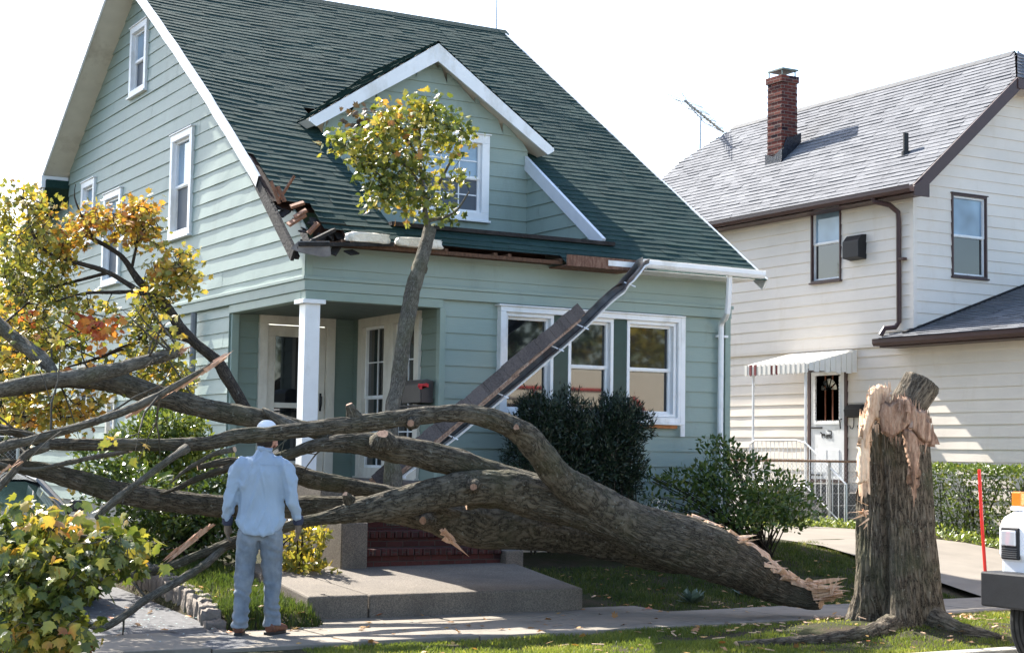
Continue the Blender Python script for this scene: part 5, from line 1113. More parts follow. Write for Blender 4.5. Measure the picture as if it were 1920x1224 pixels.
crown(ll, regy([(672, 225, 18, 26, -.3, .1, 12), (705, 225, 12, 16, -.3, .1, 5)]), tw, m_leaf('brown_leaf', [(0, (.05, .04, .02)), (1, (.16, .09, .04))], .6, .2), (.06, .1), 4, spread=.1)
settle(ll, (.5, -1.5, .4))
# ---- torn gutter hanging across the front, with a strip of roof edge
fg = thing('hanging_gutter', 'torn white gutter hanging diagonally from the eave to the steps', 'gutter')
path = [(1205, 489, -.50), (1196, 493, -.52), (1175, 520, -.62), (1135, 551, -.74), (1078, 606, -.86), (992, 680, -.98), (892, 763, -1.1), (832, 811, -1.18), (752, 869, -1.25), (682, 921, -1.3)]
cp = catmull([tuple(aty(u, v, y)) for u, v, y in path], .12)
mb = MB(); outs = [(.45, -.4, -.75) if i > 4 else (.2, -.9, -.3) for i in range(len(cp))]
channel(mb, [tuple(c) for c in cp], w=.11, h=.10, out=outs, ups=(-.75, -.3, .6)); mb.build('gutter_channel', plain('rusty_grey_metal', (.105, .10, .095), .6, .5, 6, .4, 30, dirt=(.09, .04, .022)), fg)
wv0 = (_u*.77-_r*.64)
mb = MB(); mb.tube([Vector(c)+Vector(outs[i]).normalized()*.112-wv0*.02 for i, c in enumerate(cp)], .013, 6); mb.build('gutter_lip', WHITE, fg)
mb = MB()
a0, a1 = aty(1088, 580, -.95), aty(700, 905, -1.36); dn = (a1-a0).normalized(); sd = Vector((-_r*.64-_u*.768)*-1)  # across the board, seen face-on
wv = (_u*.77-_r*.64); wv = (wv-dn*wv.dot(dn)).normalized(); nv = dn.cross(wv); nv = nv if nv.dot(_f) < 0 else -nv
BF = Fr(a0, dn, wv, nv); Lb = (a1-a0).length
mb = MB(); mb.boxf(BF, .0, Lb, -.085, .06, -.035, .0); mb.boxf(BF, .1, Lb, -.115, -.088, -.04, .015); mb.boxf(BF, 1.3, Lb-.2, -.135, -.118, -.04, .025); b_ = mb.build('rotten_board', ROT, fg); uvgen(b_)
mb = MB(); x = -.02; i = 0
while x < Lb-.1:
    w = random.uniform(.07, .12); t = .003+.002*(i % 3); dz = random.uniform(-.008, .008)
    mb.boxf(BF, x, x+w+.03, -.08+dz, .08+dz, .002+t*.4, .008+t); x += w; i += 1
mb.build('shingle_strip', m_shingle('worn_shingle', [(0, (.05, .042, .04)), (.5, (.075, .064, .06)), (1, (.11, .095, .09))]), fg)
mb = MB()
for s in (.12, .3, .42, .6, .78, .93):
    c = Vector(cp[int(s*(len(cp)-1))]); mb.beam(c+wv*-.02+V(0, -.02, 0), c-wv*.10+V(.06, -.1, 0), .018, .004, nv)
mb.build('strap', WHITE, fg); settle(fg, (2.4, -1, .6))
# ================================================================ SHRUBS, HEDGE, BACKGROUND TREES
def blob_pts(c, r, n, nz=.28, seed=0, shell_=.75, flat_bottom=True):
    out, nr = [], []
    while len(out) < n:
        d = Vector(rng.normal(size=3)).normalized(); k = 1+nz*2*noise.noise(d*2.3+Vector((seed, seed, 0)))+nz*noise.noise(d*6+Vector((seed, 0, 3)))
        q = k*(rng.uniform(shell_, 1) if rng.random() < .75 else rng.uniform(.2, shell_)); p = Vector((d.x*r[0], d.y*r[1], d.z*r[2]))*q+Vector(c); out.append(tuple(p)); nr.append(tuple(d))
    return np.array(out), np.array(nr)
def shrub(name, label, cat, blobs, mat, size, shape=OVAL, stems=(), stem_mat=None, up=.3, group=None, nz=.28, loc=None, pn='foliage', fold=.3):
    t = thing(name, label, cat, group=group); P, N = [], []
    for i, (c, r, n) in enumerate(blobs): a, b = blob_pts(c, r, n, nz, i*3.1+len(P)); P.append(a); N.append(b)
    P = np.vstack(P); N = np.vstack(N); n = len(P)
    keep = P[:, 2] > np.array([gz(x, y) for x, y, z in P])+.02; P, N = P[keep], N[keep]; n = len(P)
    tip = N*.8+rdir(n)*.8+np.array([0, 0, up]); leaf_mesh(pn, P, tip, N+rdir(n)*.7+np.array([0, 0, .4]), rng.uniform(*size, n), mat, t, shape=shape, fold=fold)
    if len(stems):
        mb = MB()
        for s in stems:
            pts = catmull([(*p, 0) for p in s[0]], .1); k = len(pts); mb.tube([p[:3] for p in pts], [s[1]*(1-.7*i/k) for i in range(k)], 6)
        mb.build('stem', stem_mat or BARK_D, t, smooth=True)
    settle(t, loc or (blobs[0][0][0], blobs[0][0][1], gz(blobs[0][0][0], blobs[0][0][1]))); return t
YEW = m_leaf('yew_needle', [(0, (.003, .009, .004)), (.5, (.006, .018, .007)), (.85, (.012, .032, .011)), (1, (.03, .055, .018))], .5, .12)
yb = []
for (u, v, ru, rv, n) in ((1000, 850, 58, 95, 3600), (1060, 800, 40, 60, 2400), (1120, 860, 80, 100, 4500), (1150, 800, 46, 60, 2800), (1165, 880, 36, 80, 2500), (1010, 780, 36, 45, 1500), (1185, 800, 20, 40, 900), (1060, 880, 90, 90, 2600)):
    c = aty(u, v, -.85); s = dep(c)/FPX; yb.append((tuple(c), (ru*s*.88, .42, rv*s), int(n*2.8)))
stems = []
for i in range(30):
    u = random.uniform(965, 1195); p = aty(u, 820, -.9+random.uniform(-.2, .2)); stems.append(([(p.x+random.uniform(-.1, .1), p.y, .4), (p.x, p.y, 1.4), (p.x+random.uniform(-.08, .08), p.y, random.uniform(1.8, 2.25))], .012))
shrub('yew_bush', 'large dark evergreen yew bush under the front windows', 'bush', yb, YEW, (.03, .07), NEEDLE, stems, up=.5, nz=.3)
AZ = m_leaf('azalea_leaf', [(0, (.025, .05, .013)), (.4, (.05, .09, .018)), (.75, (.11, .16, .032)), (.95, (.25, .25, .06)), (1, (.3, .16, .05))], .35, .3, 2.0)
ab, stems = [], []; root = Vector((6.3, -.75, .28))
for (u, v, ru, rv, y, n) in ((1345, 835, 26, 20, -.8, 150), (1325, 885, 40, 30, -.9, 300), (1400, 880, 50, 32, -.8, 420), (1460, 915, 55, 34, -.7, 520), (1430, 945, 70, 40, -1.1, 900), (1360, 930, 50, 36, -1.1, 500), (1490, 950, 45, 30, -.8, 420), (1395, 975, 66, 26, -1.3, 420), (1280, 890, 30, 16, -.7, 90), (1240, 905, 30, 14, -.6, 80), (1215, 890, 16, 12, -.6, 40), (1290, 925, 36, 18, -.8, 130), (1300, 960, 30, 14, -.8, 90), (1225, 935, 14, 14, -.6, 40), (1370, 860, 30, 24, -.8, 160), (1470, 975, 50, 20, -1., 300), (1335, 905, 40, 20, -.9, 160)):
    c = aty(u, v, y); s = dep(c)/FPX; ab.append((tuple(c), (ru*s, .32, rv*s), int(n*.9)))
    for k in range(3):
        e = c+V(random.uniform(-1, 1)*ru*s*.6, random.uniform(-.2, .2), random.uniform(-.5, .6)*rv*s); m_ = root.lerp(e, .55)+V(0, random.uniform(-.15, .15), .10); stems.append(([tuple(root+V(random.uniform(-.1, .1), random.uniform(-.1, .1), 0)), tuple(m_), tuple(e)], .013))
shrub('azalea_bush', 'loose spreading green shrub at the right corner of the green house', 'bush', ab, AZ, (.05, .085), OVAL, stems, up=.5, nz=.35, loc=(6.3, -.75, .25))
FLW = m_leaf('white_petal', [(0, (.7, .7, .66)), (1, (.8, .8, .78))], .5, .2)
wf = shrub('white_flowers', 'low plant with small white blossoms at the house wall behind the trunk', 'plant', [(tuple(aty(1240, 955, -.6)), (.22, .15, .12), 90)], AZ, (.04, .07), loc=(4.9, -.6, .35))
pts, nn2 = blob_pts(aty(1240, 948, -.68)-wf.location, (.20, .10, .09), 60, .2); leaf_mesh('blossom', pts, rdir(60), rdir(60, (-.4, -1, .6)), rng.uniform(.03, .045, 60), FLW, wf, shape=OVAL)
HG = m_leaf('hedge_leaf', [(0, (.03, .06, .012)), (.4, (.08, .13, .02)), (.75, (.17, .22, .04)), (1, (.30, .26, .05))], .4, .3, 3.0)
hd_ = thing('privet_hedge', 'clipped green hedge beside the concrete driveway behind the stump', 'hedge'); n = 15000
P = np.empty((n, 3)); x0, x1, y0, y1, z0, z1 = 11.15, 12.0, -4.2, 2.0, .38, 1.50
k = rng.random(n); P[:, 0] = rng.uniform(x0, x1, n); P[:, 1] = rng.uniform(y0, y1, n); P[:, 2] = rng.uniform(z0, z1, n)**1
f1 = k < .45; P[f1, 0] = x0+np.abs(rng.normal(0, .06, f1.sum())); f2 = (k >= .45) & (k < .75); P[f2, 2] = z1-np.abs(rng.normal(0, .05, f2.sum())); f3 = (k > .92); P[f3, 1] = y1-np.abs(rng.normal(0, .05, f3.sum()))
P[:, 2] += np.array([.05*noise.noise(Vector((a*2, b*2, 0))) for a, b, c in P]); P[:, 0] += np.array([.16*noise.noise(Vector((3, b*2.2, c*2.2))) for a, b, c in P])
leaf_mesh('foliage', P, rdir(n, (-.5, 0, .5)), rdir(n, (-.6, -.1, .8)), rng.uniform(.04, .07, n), HG, hd_, shape=OVAL)
mb = MB()
for i in range(40):
    y = random.uniform(y0, y1); x = random.uniform(11.3, 11.8)
    for j in range(3): mb.tube([(x, y, .1), (x+random.uniform(-.2, .1), y+random.uniform(-.2, .2), .6), (x+random.uniform(-.4, .3), y+random.uniform(-.4, .4), 1.25)], [.012, .01, .005], 5)
mb.build('stem', BARK_D, hd_); settle(hd_, (11.6, -1, .2))
def cover(name, label, area, n, mat, size, lift=.07, shape=OVAL):
    P = []
    while len(P) < n:
        x, y = random.uniform(*area[0:2]), random.uniform(*area[2:4]); P.append((x, y, gz(x, y)+random.uniform(0, lift)*(1+noise.noise(Vector((x*3, y*3, 0))))))
    P = np.array(P); o = leaf_mesh(name, P, rdir(n, (0, 0, .6)), rdir(n, (0, 0, 1.5)), rng.uniform(*size, n), mat, None, shape=shape); tag(o, label, 'ground cover', kind='stuff'); return o
GCV = m_leaf('ground_cover_leaf', [(0, (.07, .11, .02)), (.6, (.20, .26, .05)), (1, (.36, .38, .09))], .4, .3)
cover('ground_cover', 'leafy ground cover along the edge of the concrete driveway', (10.55, 11.3, -4.6, 3.6), 4200, GCV, (.04, .08), .12)
cover('ground_cover', 'leafy ground cover at the foot of the chain link fence', (9.2, 11.3, 2.9, 3.7), 900, GCV, (.04, .08), .14)
# sunlit shrub and darker growth behind the limbs, left
LSH = m_leaf('light_shrub_leaf', [(0, (.02, .04, .01)), (.35, (.07, .11, .02)), (.7, (.18, .22, .04)), (.9, (.34, .34, .06)), (1, (.5, .36, .06))], .22, .25, 2.5)
DSH = m_leaf('dark_shrub_leaf', [(0, (.02, .045, .012)), (.6, (.06, .10, .02)), (.9, (.18, .20, .04)), (1, (.45, .33, .05))], .3, .3, 2.5)
def pb(L, y, k=1.0):
    out = []
    for u, v, ru, rv, n in L: c = aty(u, v, y); s = dep(c)/FPX; out.append((tuple(c), (ru*s, .45, rv*s), int(n*k)))
    return out
def fan(c, n, h, r): return [([(c[0], c[1], c[2]), (c[0]+random.uniform(-r, r)*.5, c[1]+random.uniform(-.3, .3), c[2]+h*.5), (c[0]+random.uniform(-r, r), c[1]+random.uniform(-.4, .4), c[2]+h*random.uniform(.7, 1))], .012) for _ in range(n)]
shrub('light_shrub', 'bright yellow-green shrub at the side wall behind the big limbs', 'bush', pb([(320, 800, 60, 40, 900), (280, 830, 70, 50, 1000), (350, 850, 60, 50, 1000), (300, 880, 80, 40, 900)], .6, 1.2), LSH, (.05, .09), OVAL, fan((-1.2, .6, .1), 14, 1.5, .6), loc=(-1.2, .6, .1))
shrub('dark_shrub', 'shadowy leafy shrub under the limbs beside the driveway', 'bush', pb([(250, 920, 80, 50, 900), (340, 960, 90, 50, 1300), (420, 920, 60, 60, 900), (300, 1010, 90, 45, 1000), (400, 1010, 60, 45, 900), (190, 870, 50, 40, 500)], -.6, 1.1), DSH, (.05, .09), OVAL, fan((-1.6, -.6, .0), 14, 1.0, .9), loc=(-1.6, -.6, 0))
shrub('pier_shrub', 'yellowish ivy clump climbing beside the pebble concrete pier', 'bush', pb([(575, 1010, 22, 38, 260), (560, 1055, 34, 22, 300), (600, 1070, 20, 12, 80)], -1.7, 1.2), m_leaf('ivy_leaf', [(0, (.04, .06, .015)), (.5, (.25, .24, .04)), (1, (.6, .42, .06))], .3, .4), (.06, .10), OVAL, fan((-.75, -1.7, .2), 5, .7, .2), loc=(-.75, -1.7, .2))
BGY = m_leaf('far_leaf', [(0, (.08, .11, .03)), (.5, (.30, .28, .05)), (.85, (.5, .36, .06)), (1, (.45, .22, .05))], .5, .4, .5)
BGD = m_leaf('evergreen_leaf', [(0, (.010, .022, .010)), (.7, (.03, .055, .02)), (1, (.07, .10, .03))], .5, .15)
def bgtree(label, base, h, blobs, mat, size, trunk_r=.18, group=None, name='background_tree', n2=40):
    base = (sum(q[0][0] for q in blobs)/len(blobs), sum(q[0][1] for q in blobs)/len(blobs), base[2]); t = thing(name, label, 'tree', loc=base, group=group); b = Vector(base); P, N = [], []
    for i, (c, r, n) in enumerate(blobs): a, q = blob_pts(c, r, n, .35, i*2.7+base[0], .5); P.append(a); N.append(q)
    P = np.vstack(P); N = np.vstack(N); n = len(P); leaf_mesh('crown', P-np.array(base), rdir(n, (0, 0, -.3)), N+rdir(n), rng.uniform(*size, n), mat, t, shape=OVAL)
    bark_tube('trunk', [(0, 0, -.3, trunk_r*1.3), (0.05, 0, h*.3, trunk_r), (-.1, 0, h*.6, trunk_r*.6), (0, 0, h*.9, trunk_r*.2)], BARK_D, t, .3, 12, .01, .1, 3)
    mb = MB()
    for i in range(n2):
        c = random.choice(blobs); e = Vector(c[0])-b+V(random.uniform(-1, 1)*c[1][0], random.uniform(-1, 1)*c[1][1], random.uniform(-1, 1)*c[1][2])*.9; s = V(0, 0, h*random.uniform(.25, .8)); mb.tube([s, s.lerp(e, .5)+V(0, 0, .15*random.random()*h*.2), e], [.05*trunk_r*4, .025*trunk_r*4, .008], 5)
    mb.build('limb', BARK_D, t); return t
def far(u, v, d, ru, rv, n, dy=.8): c = atd(u, v, d); s = d/FPX; return (tuple(c), (ru*s, ru*s*dy, rv*s), n)
bgtree('thin autumn tree beyond the back of the green house at the left edge', (-5.2, 16, .4), 6, [far(10, 420, 35, 40, 60, 500), far(50, 480, 35, 60, 70, 700), (far(0, 560, 35, 60, 70, 700)), far(60, 370, 35, 25, 30, 120), far(85, 560, 35, 50, 60, 500)], BGY, (.08, .15))
bgtree('dark evergreen at the left edge behind the yellow leaves', (-6.2, 17.5, .4), 4, [far(20, 800, 36, 50, 60, 2200), far(0, 700, 36, 60, 80, 2600), far(30, 620, 37, 60, 60, 1800)], BGD, (.10, .2))
bgtree('tree top just showing past the rear roof edge', (-1.2, 24, .4), 10, [far(150, 230, 43, 26, 50, 420), far(170, 300, 43, 40, 50, 300)], m_leaf('far_green', [(0, (.05, .09, .03)), (1, (.12, .17, .05))], .5, .4), (.08, .14), n2=15)
for i, (x, y, h, r, m_) in enumerate(((16, -30, 9, 3.2, BGD), (22, -33, 11, 3.6, BGD), (28, -34, 10, 3.5, BGY), (10, -36, 8, 3.2, BGY), (35, -30, 9, 3.4, BGD), (4, -37, 9, 3, BGD))):
    bgtree(('dark evergreen nearest the truck across the street', 'tallest dark evergreen across the street', 'last autumn tree down the street opposite', 'round autumn tree opposite the front steps', 'farthest dark evergreen down the street opposite', 'dark evergreen opposite the fallen trunk')[i], (x, y, -.1), h, [((x, y, h*.6), (r, r, h*.42), 1300)], m_, (.3, .6), .25, 'trees across the street', n2=8)
# small plants
for i, (u, v, l) in enumerate(((1300, 1132, 'grey-green rosette plant in the shaded lawn left of its twin'), (1403, 1118, 'grey-green rosette plant nearest the splintered trunk end'))):
    p = og(u, v); t = thing('rosette_plant', l, 'plant', (p.x, p.y, p.z)); n = 26; an_ = rng.uniform(0, 6.28, n); el = rng.uniform(.3, 1.2, n)
    tip = np.stack([np.cos(an_)*np.cos(el), np.sin(an_)*np.cos(el), np.sin(el)], 1); leaf_mesh('leaf', np.zeros((n, 3)), tip, np.tile([0, 0, 1.], (n, 1))+rdir(n)*.1, rng.uniform(.13, .2, n), m_leaf('rosette_leaf', [(0, (.10, .15, .12)), (1, (.16, .22, .18))], .5, .15), t, shape=OVAL)
# grass
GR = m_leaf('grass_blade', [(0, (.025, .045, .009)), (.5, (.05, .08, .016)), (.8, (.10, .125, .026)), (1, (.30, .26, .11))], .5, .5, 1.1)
GRL = m_leaf('sun_tinted_grass_blade', [(0, (.06, .09, .018)), (.5, (.13, .17, .03)), (.8, (.24, .26, .05)), (1, (.45, .38, .16))], .5, .5, 1.1)  # brighter copy of the grass: sunlight on the strip painted in
def grass(name, label, areas, h, dens, mask=None, mat=None):
    P = []
    for (x0, x1, y0, y1) in areas:
        n = int((x1-x0)*(y1-y0)*dens)
        for _ in range(n):
            x, y = random.uniform(x0, x1), random.uniform(y0, y1)
            k = .5+noise.noise(Vector((x*1.8, y*1.8, 0)))*.7+noise.noise(Vector((x*6, y*6, 4)))*.35
            if mask: k = mask(x, y, k)
            if k > random.random()*.9: P.append((x, y, gz(x, y)-.01, .55+.6*max(0, k)))
    P = np.array(P); n = len(P); hh = rng.uniform(.45, 1.1, n)*h*P[:, 3]; a = rng.uniform(0, 6.28, n); w = rng.uniform(.003, .006, n); ln = rng.uniform(0, .7, n); b = rng.uniform(0, 6.28, n)
    s = np.stack([np.cos(a), np.sin(a), 0*a], 1)*w[:, None]; l = np.stack([np.cos(b)*ln, np.sin(b)*ln, 0*a], 1)*hh[:, None]
    base = P[:, :3]; up = np.zeros((n, 3)); up[:, 2] = hh
    v = np.stack([base-s, base+s, base+up*.55+l*.35-s*.8, base+up*.55+l*.35+s*.8, base+up*.92+l], 1)
    f = (np.array([[0, 1, 3], [0, 3, 2], [2, 3, 4]])[None]+(np.arange(n)*5)[:, None, None]).ravel()
    o = fast_mesh(name, v.reshape(-1, 3), f, 3, mat or GR, None); tag(o, label, 'grass', kind='stuff')
def m1(x, y, k):
    if 1.0 < x < 6 and y < -4.4: k -= .42*sm(1.25-math.hypot((x-3.4)/2.4, (y+6.2)/1.6))
    if x < -2.3: return 0
    return k+.1
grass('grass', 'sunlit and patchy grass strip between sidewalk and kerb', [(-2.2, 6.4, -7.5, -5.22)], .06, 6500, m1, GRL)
def m2(x, y, k):
    if -1.5 < x < 2.1 and y > -3.62 and y > -9: 
        if x < 1.62+(y+3.6)*.16+.03 and x > -1.40: return 0
    if x > 7.9+(y*.35 if y < 0 else 0)+.1 or (x < 2.4 and y < -3.4 and x > -1.45): return 0
    if y > -1.2 and 1.5 < x < 5: return 0
    if 1.6 < x < 2.2 or (x < 3 and y < -3.7): k -= .35
    return k+.15
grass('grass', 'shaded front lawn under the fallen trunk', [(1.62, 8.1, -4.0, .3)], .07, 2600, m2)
grass('grass', 'tufts of grass between the stone edging and the landing', [(-2.3, -1.38, -3.98, -.6)], .11, 4000, lambda x, y, k: k+.15 if x > -2.2 or y > -3.4 else k)
n = 420; P = []
for i in range(n):
    if i < 170: x, y = random.uniform(-2.2, 5.5), random.uniform(-7.4, -4.0)
    elif i < 300: x, y = random.uniform(2, 7), random.uniform(-4, -1.2)
    elif i < 380: x, y = random.uniform(-4.8, -1.4), random.uniform(-4.2, -1)
    else: x, y = random.uniform(-1.4, 2.4), random.uniform(-5.1, -3.4)
    P.append((x, y, gz(x, y)+random.uniform(.03, .06)+(.0 if not(-1.4 < x < 1.7 and y > -3.5) else .3)))
o = leaf_mesh('fallen_leaves', np.array(P), rdir(n)*np.array([1, 1, .15]), rdir(n, (0, 0, 3)), rng.uniform(.03, .08, n), m_leaf('dry_leaf', [(0, (.14, .07, .03)), (.5, (.32, .16, .06)), (.85, (.5, .3, .08)), (1, (.5, .12, .04))], .6, .2), None); tag(o, 'dry maple leaves scattered over lawn and walk', 'leaves', kind='stuff')
mb = MB()
for i in range(340):
    x, y = random.gauss(3.6, 1.3), random.gauss(-5.2, .9); a = random.uniform(0, 6.28); p = V(x, y, gz(x, y)+.02); L = random.uniform(.03, .12); mb.beam(p, p+V(math.cos(a)*L, math.sin(a)*L, random.uniform(0, .02)), random.uniform(.008, .025), .008)
o = mb.build('wood_chips', WOOD, None); uvgen(o); tag(o, 'pale wood chips scattered around the stump', 'wood chips', kind='stuff')
mb = MB()
for i in range(500):
    x, y = random.gauss(-3.4, .8), random.gauss(-3.2, .6); z = .035*max(0, y+4.2)+.02; a = random.uniform(0, 6.28); r = random.uniform(.005, .016); mb.poly([(x+r*math.cos(a+k*2.1), y+r*math.sin(a+k*2.1), z+random.uniform(0, .006)) for k in range(3)])
mt = NT('shattered_glass'); mt.set((.5, .65, .65), .08, .8); o = mb.build('shattered_glass', mt.mat, None); tag(o, 'crumbs of shattered windshield glass on the driveway', 'broken glass', kind='stuff')
# ================================================================ PERSON
pe = thing('person', 'man seen from behind in a pale blue shirt, faded jeans, work gloves and white cap', 'person')
fx = Vector((.50, .866, 0)).normalized(); rx = Vector((fx.y, -fx.x, 0))
O_ = atd(490, 1188, 14.05); O_.z = 0; O_ = V(-2.20, -4.37, .015)
def pp(r, f, z): return O_+rx*r+fx*f+V(0, 0, z)
def etube(mb, C, n=20):       # C: (r, f, z, half width, half depth)
    base = len(mb.v)
    for i, c in enumerate(C):
        a = Vector(C[max(0, i-1)][:3]); b = Vector(C[min(len(C)-1, i+1)][:3]); t = (b-a).normalized(); A = (Vector((1, 0, 0))-t*t.x).normalized(); B = t.cross(A)
        for k in range(n): th = 2*math.pi*k/n; q = Vector(c[:3])+A*math.cos(th)*c[3]+B*math.sin(th)*c[4]; mb.v.append(tuple(pp(*q)))
    for i in range(len(C)-1):
        for k in range(n): q = base+i*n; mb.f.append((q+k, q+(k+1) % n, q+n+(k+1) % n, q+n+k)); mb.m.append(0)
    mb.f += [tuple(base+k for k in range(n))[::-1], tuple(base+(len(C)-1)*n+k for k in range(n))]; mb.m += [0, 0]
def spline(C, k=5): return [tuple(c) for c in catmull5(C, k)]
def catmull5(P, k):
    P = [np.array(p, float) for p in P]; Q = [2*P[0]-P[1]]+P+[2*P[-1]-P[-2]]; out = []
    for i in range(1, len(Q)-2):
        for j in range(k):
            t = j/k; a, b, c, d = Q[i-1:i+3]; out.append(.5*((2*b)+(-a+c)*t+(2*a-5*b+4*c-d)*t*t+(-a+3*b-3*c+d)*t**3))
    return out+[P[-1]]
def fused(name, chains, mat, parent, vox=.011, smooth=6, disp=None):
    mb = MB()
    for c in chains: etube(mb, spline(c))
    o = mb.build(name, mat, parent); r = o.modifiers.new('r', 'REMESH'); r.mode = 'VOXEL'; r.voxel_size = vox; s = o.modifiers.new('s', 'SMOOTH'); s.factor = .6; s.iterations = smooth
    dg = bpy.context.evaluated_depsgraph_get(); dg.update(); me = bpy.data.meshes.new_from_object(o.evaluated_get(dg)); o.modifiers.clear(); me.name = name; o.data = me
    if disp:
        nr = [v.normal.copy() for v in me.vertices]
        for v, n_ in zip(me.vertices, nr):
            q = v.co-O_; v.co = v.co+n_*disp(q.dot(rx), q.dot(fx), q.z)
    me.polygons.foreach_set('use_smooth', [True]*len(me.polygons)); me.update()
    if not me.materials: me.materials.append(mat)
    return o
SKIN = plain('skin', (.52, .27, .19), .5, .12, 20, .2, 90)
armL = [(-.09, 0, 1.495, .036, .05), (-.165, -.005, 1.455, .055, .068), (-.222, -.01, 1.37, .062, .07), (-.248, -.03, 1.24, .057, .064), (-.268, -.03, 1.12, .051, .056), (-.282, .00, 1.04, .045, .048), (-.292, .03, .965, .037, .037)]
armR = [(.09, 0, 1.495, .036, .05), (.165, -.005, 1.455, .055, .068), (.224, -.01, 1.37, .062, .07), (.255, -.02, 1.24, .057, .064), (.280, .0, 1.12, .051, .056), (.300, .05, 1.04, .045, .048), (.312, .085, .975, .037, .037)]
legL = [(-.08, 0, .95, .085, .10), (-.088, 0, .88, .098, .112), (-.105, .0, .80, .102, .112), (-.12, .0, .62, .089, .095), (-.13, -.01, .48, .079, .085), (-.142, -.035, .30, .073, .08), (-.15, -.05, .12, .069, .08), (-.152, -.05, .06, .072, .086)]
legR = [(.08, 0, .95, .085, .10), (.088, 0, .88, .098, .112), (.095, .01, .80, .102, .112), (.098, .04, .62, .089, .095), (.10, .06, .48, .078, .085), (.105, .05, .30, .071, .078), (.11, .06, .12, .072, .082), (.112, .06, .06, .074, .088)]
thin = lambda C, k: [(a, b, c, d*k, e*k) for a, b, c, d, e in C]
body = [[(0, .0, .92, .13, .09), (0, 0, 1.1, .14, .09), (0, 0, 1.35, .17, .10), (0, 0, 1.46, .12, .08), (.01, 0, 1.53, .065, .06), (.02, .01, 1.60, .058, .06), (.03, .015, 1.65, .06, .065)], thin(armL, .6), thin(armR, .6), thin(legL, .75), thin(legR, .75),
        [(.03, .02, 1.60, .045, .055), (.035, .025, 1.645, .068, .078), (.035, .025, 1.70, .076, .09), (.035, .025, 1.75, .074, .088), (.035, .02, 1.795, .05, .062), (.035, .02, 1.81, .02, .03)],
        [(.10, .055, 1.665, .02, .02), (.125, .068, 1.69, .018, .014), (.118, .062, 1.715, .012, .01)], [(.10, .055, 1.635, .024, .022), (.11, .06, 1.612, .022, .022)], [(.0 , -.062, 1.66, .01, .014), (.0, -.068, 1.69, .012, .022), (.0, -.062, 1.715, .008, .014)]]
fused('body', body, SKIN, pe, .010, 3)
hr = [[(.015, -.005, 1.60, .058, .058), (.018, -.002, 1.645, .074, .076), (.022, .0, 1.70, .078, .086), (.024, .005, 1.74, .076, .086)]]
fused('hair', hr, plain('dark_hair', (.022, .014, .010), .6, .3, 60, .8, 120, .004), pe, .009, 2, lambda r, f, z: .003*noise.noise(Vector((r*60, f*60, z*20))))
fused('beard', [[(.085, .07, 1.665, .03, .035), (.088, .065, 1.63, .034, .04), (.085, .06, 1.60, .022, .026)], [(.05, .09, 1.68, .014, .02), (.06, .09, 1.63, .026, .022)]], plain('brown_beard', (.13, .045, .025), .8, .3, 60, .8, 150, .004), pe, .009, 1)
mb = MB(); mb.tube([pp(.108, .06, 1.705), pp(.10, .09, 1.705)], .014, 8); mb.tube([pp(.10, .05, 1.708), pp(.03, -.06, 1.705)], .004, 5); mb.build('sunglasses', BLACK, pe)
cap = [[(.03, .015, 1.735, .094, .108), (.03, .015, 1.76, .092, .105), (.03, .012, 1.80, .078, .092), (.03, .01, 1.83, .045, .055), (.03, .01, 1.838, .012, .015)], [(.09, .06, 1.742, .035, .055), (.15, .10, 1.738, .015, .05)]]
fused('cap', cap, plain('white_cap', (.72, .74, .76), .5, .05), pe, .008, 2)
def fold_(r, f, z):
    s = noise.noise(Vector((r*9+z*2, f*9, z*3.2)))*.014+(1-abs(noise.noise(Vector((r*11+z*4*(1 if r > 0 else -1), f*9, z*3)))*4))*.004+noise.noise(Vector((r*24+z*5, f*20, z*9)))*.006
    s += .013*(max(0, 1-abs(noise.noise(Vector((abs(r)*7+z*2.2, f*3, z*1.4+(5 if r > 0 else 0)))))*7)-.3)+.008*(max(0, 1-abs(noise.noise(Vector((r*12-z*3, f*6, z*4.5+9))))*6)-.3)
    if abs(r) > .22: s += .007*math.sin(z*62+r*30+3*noise.noise(Vector((r*9, f*9, z*7))))*max(0, noise.noise(Vector((r*8, f*8, z*6)))+.35)
    return max(s, -.008)
shirt = [[(0, .0, .835, .205, .14), (0, .0, .88, .216, .15), (0, 0, 1.02, .208, .142), (0, 0, 1.18, .200, .135), (0, -.005, 1.33, .206, .138), (0, -.005, 1.42, .186, .124), (0.01, -.005, 1.485, .145, .10), (.015, .0, 1.535, .088, .08), (.02, .005, 1.565, .07, .072)],
         thin(armL, 1.10), thin(armR, 1.10)]
SHIRT = plain('pale_denim_shirt', (.34, .43, .54), .85, .09, 3, .35, 260, .002, .15)
sh_ = fused('shirt', shirt, SHIRT, pe, .0095, 5, fold_)
for v in sh_.data.vertices:      # shirt tails: higher at the sides
    q = v.co-O_; r = q.dot(rx)
    if q.z < 1.02 and abs(r) < .262: v.co.z += .11*min(1, abs(r)/.22)**2.5*min(1, (1.02-q.z)/.15)
mb = MB(); etube(mb, [(.018, .0, 1.553, .066, .066), (.02, .0, 1.60, .066, .070), (.022, .0, 1.604, .060, .063)]); mb.build('collar', SHIRT, pe, smooth=True)
mb = MB()
for sx in (-1, 1): mb.tube([pp(sx*x, -.118+.02*abs(x)/.18-.02*(abs(x) > .1), 1.452+.0*x) for x in (0, .05, .1, .15, .19)], .0025, 5)
mb.build('yoke_seam', SHIRT, pe)
def jf(r, f, z): return .014*noise.noise(Vector((r*10, f*10, z*5)))+.007*noise.noise(Vector((r*22, f*22, z*14+r*20)))+.008*math.sin(z*75+r*24+4*noise.noise(Vector((r*7, f*7, z*5))))*max(0, noise.noise(Vector((r*6, f*6, z*7)))+.25+(.3 if z < .2 else 0))
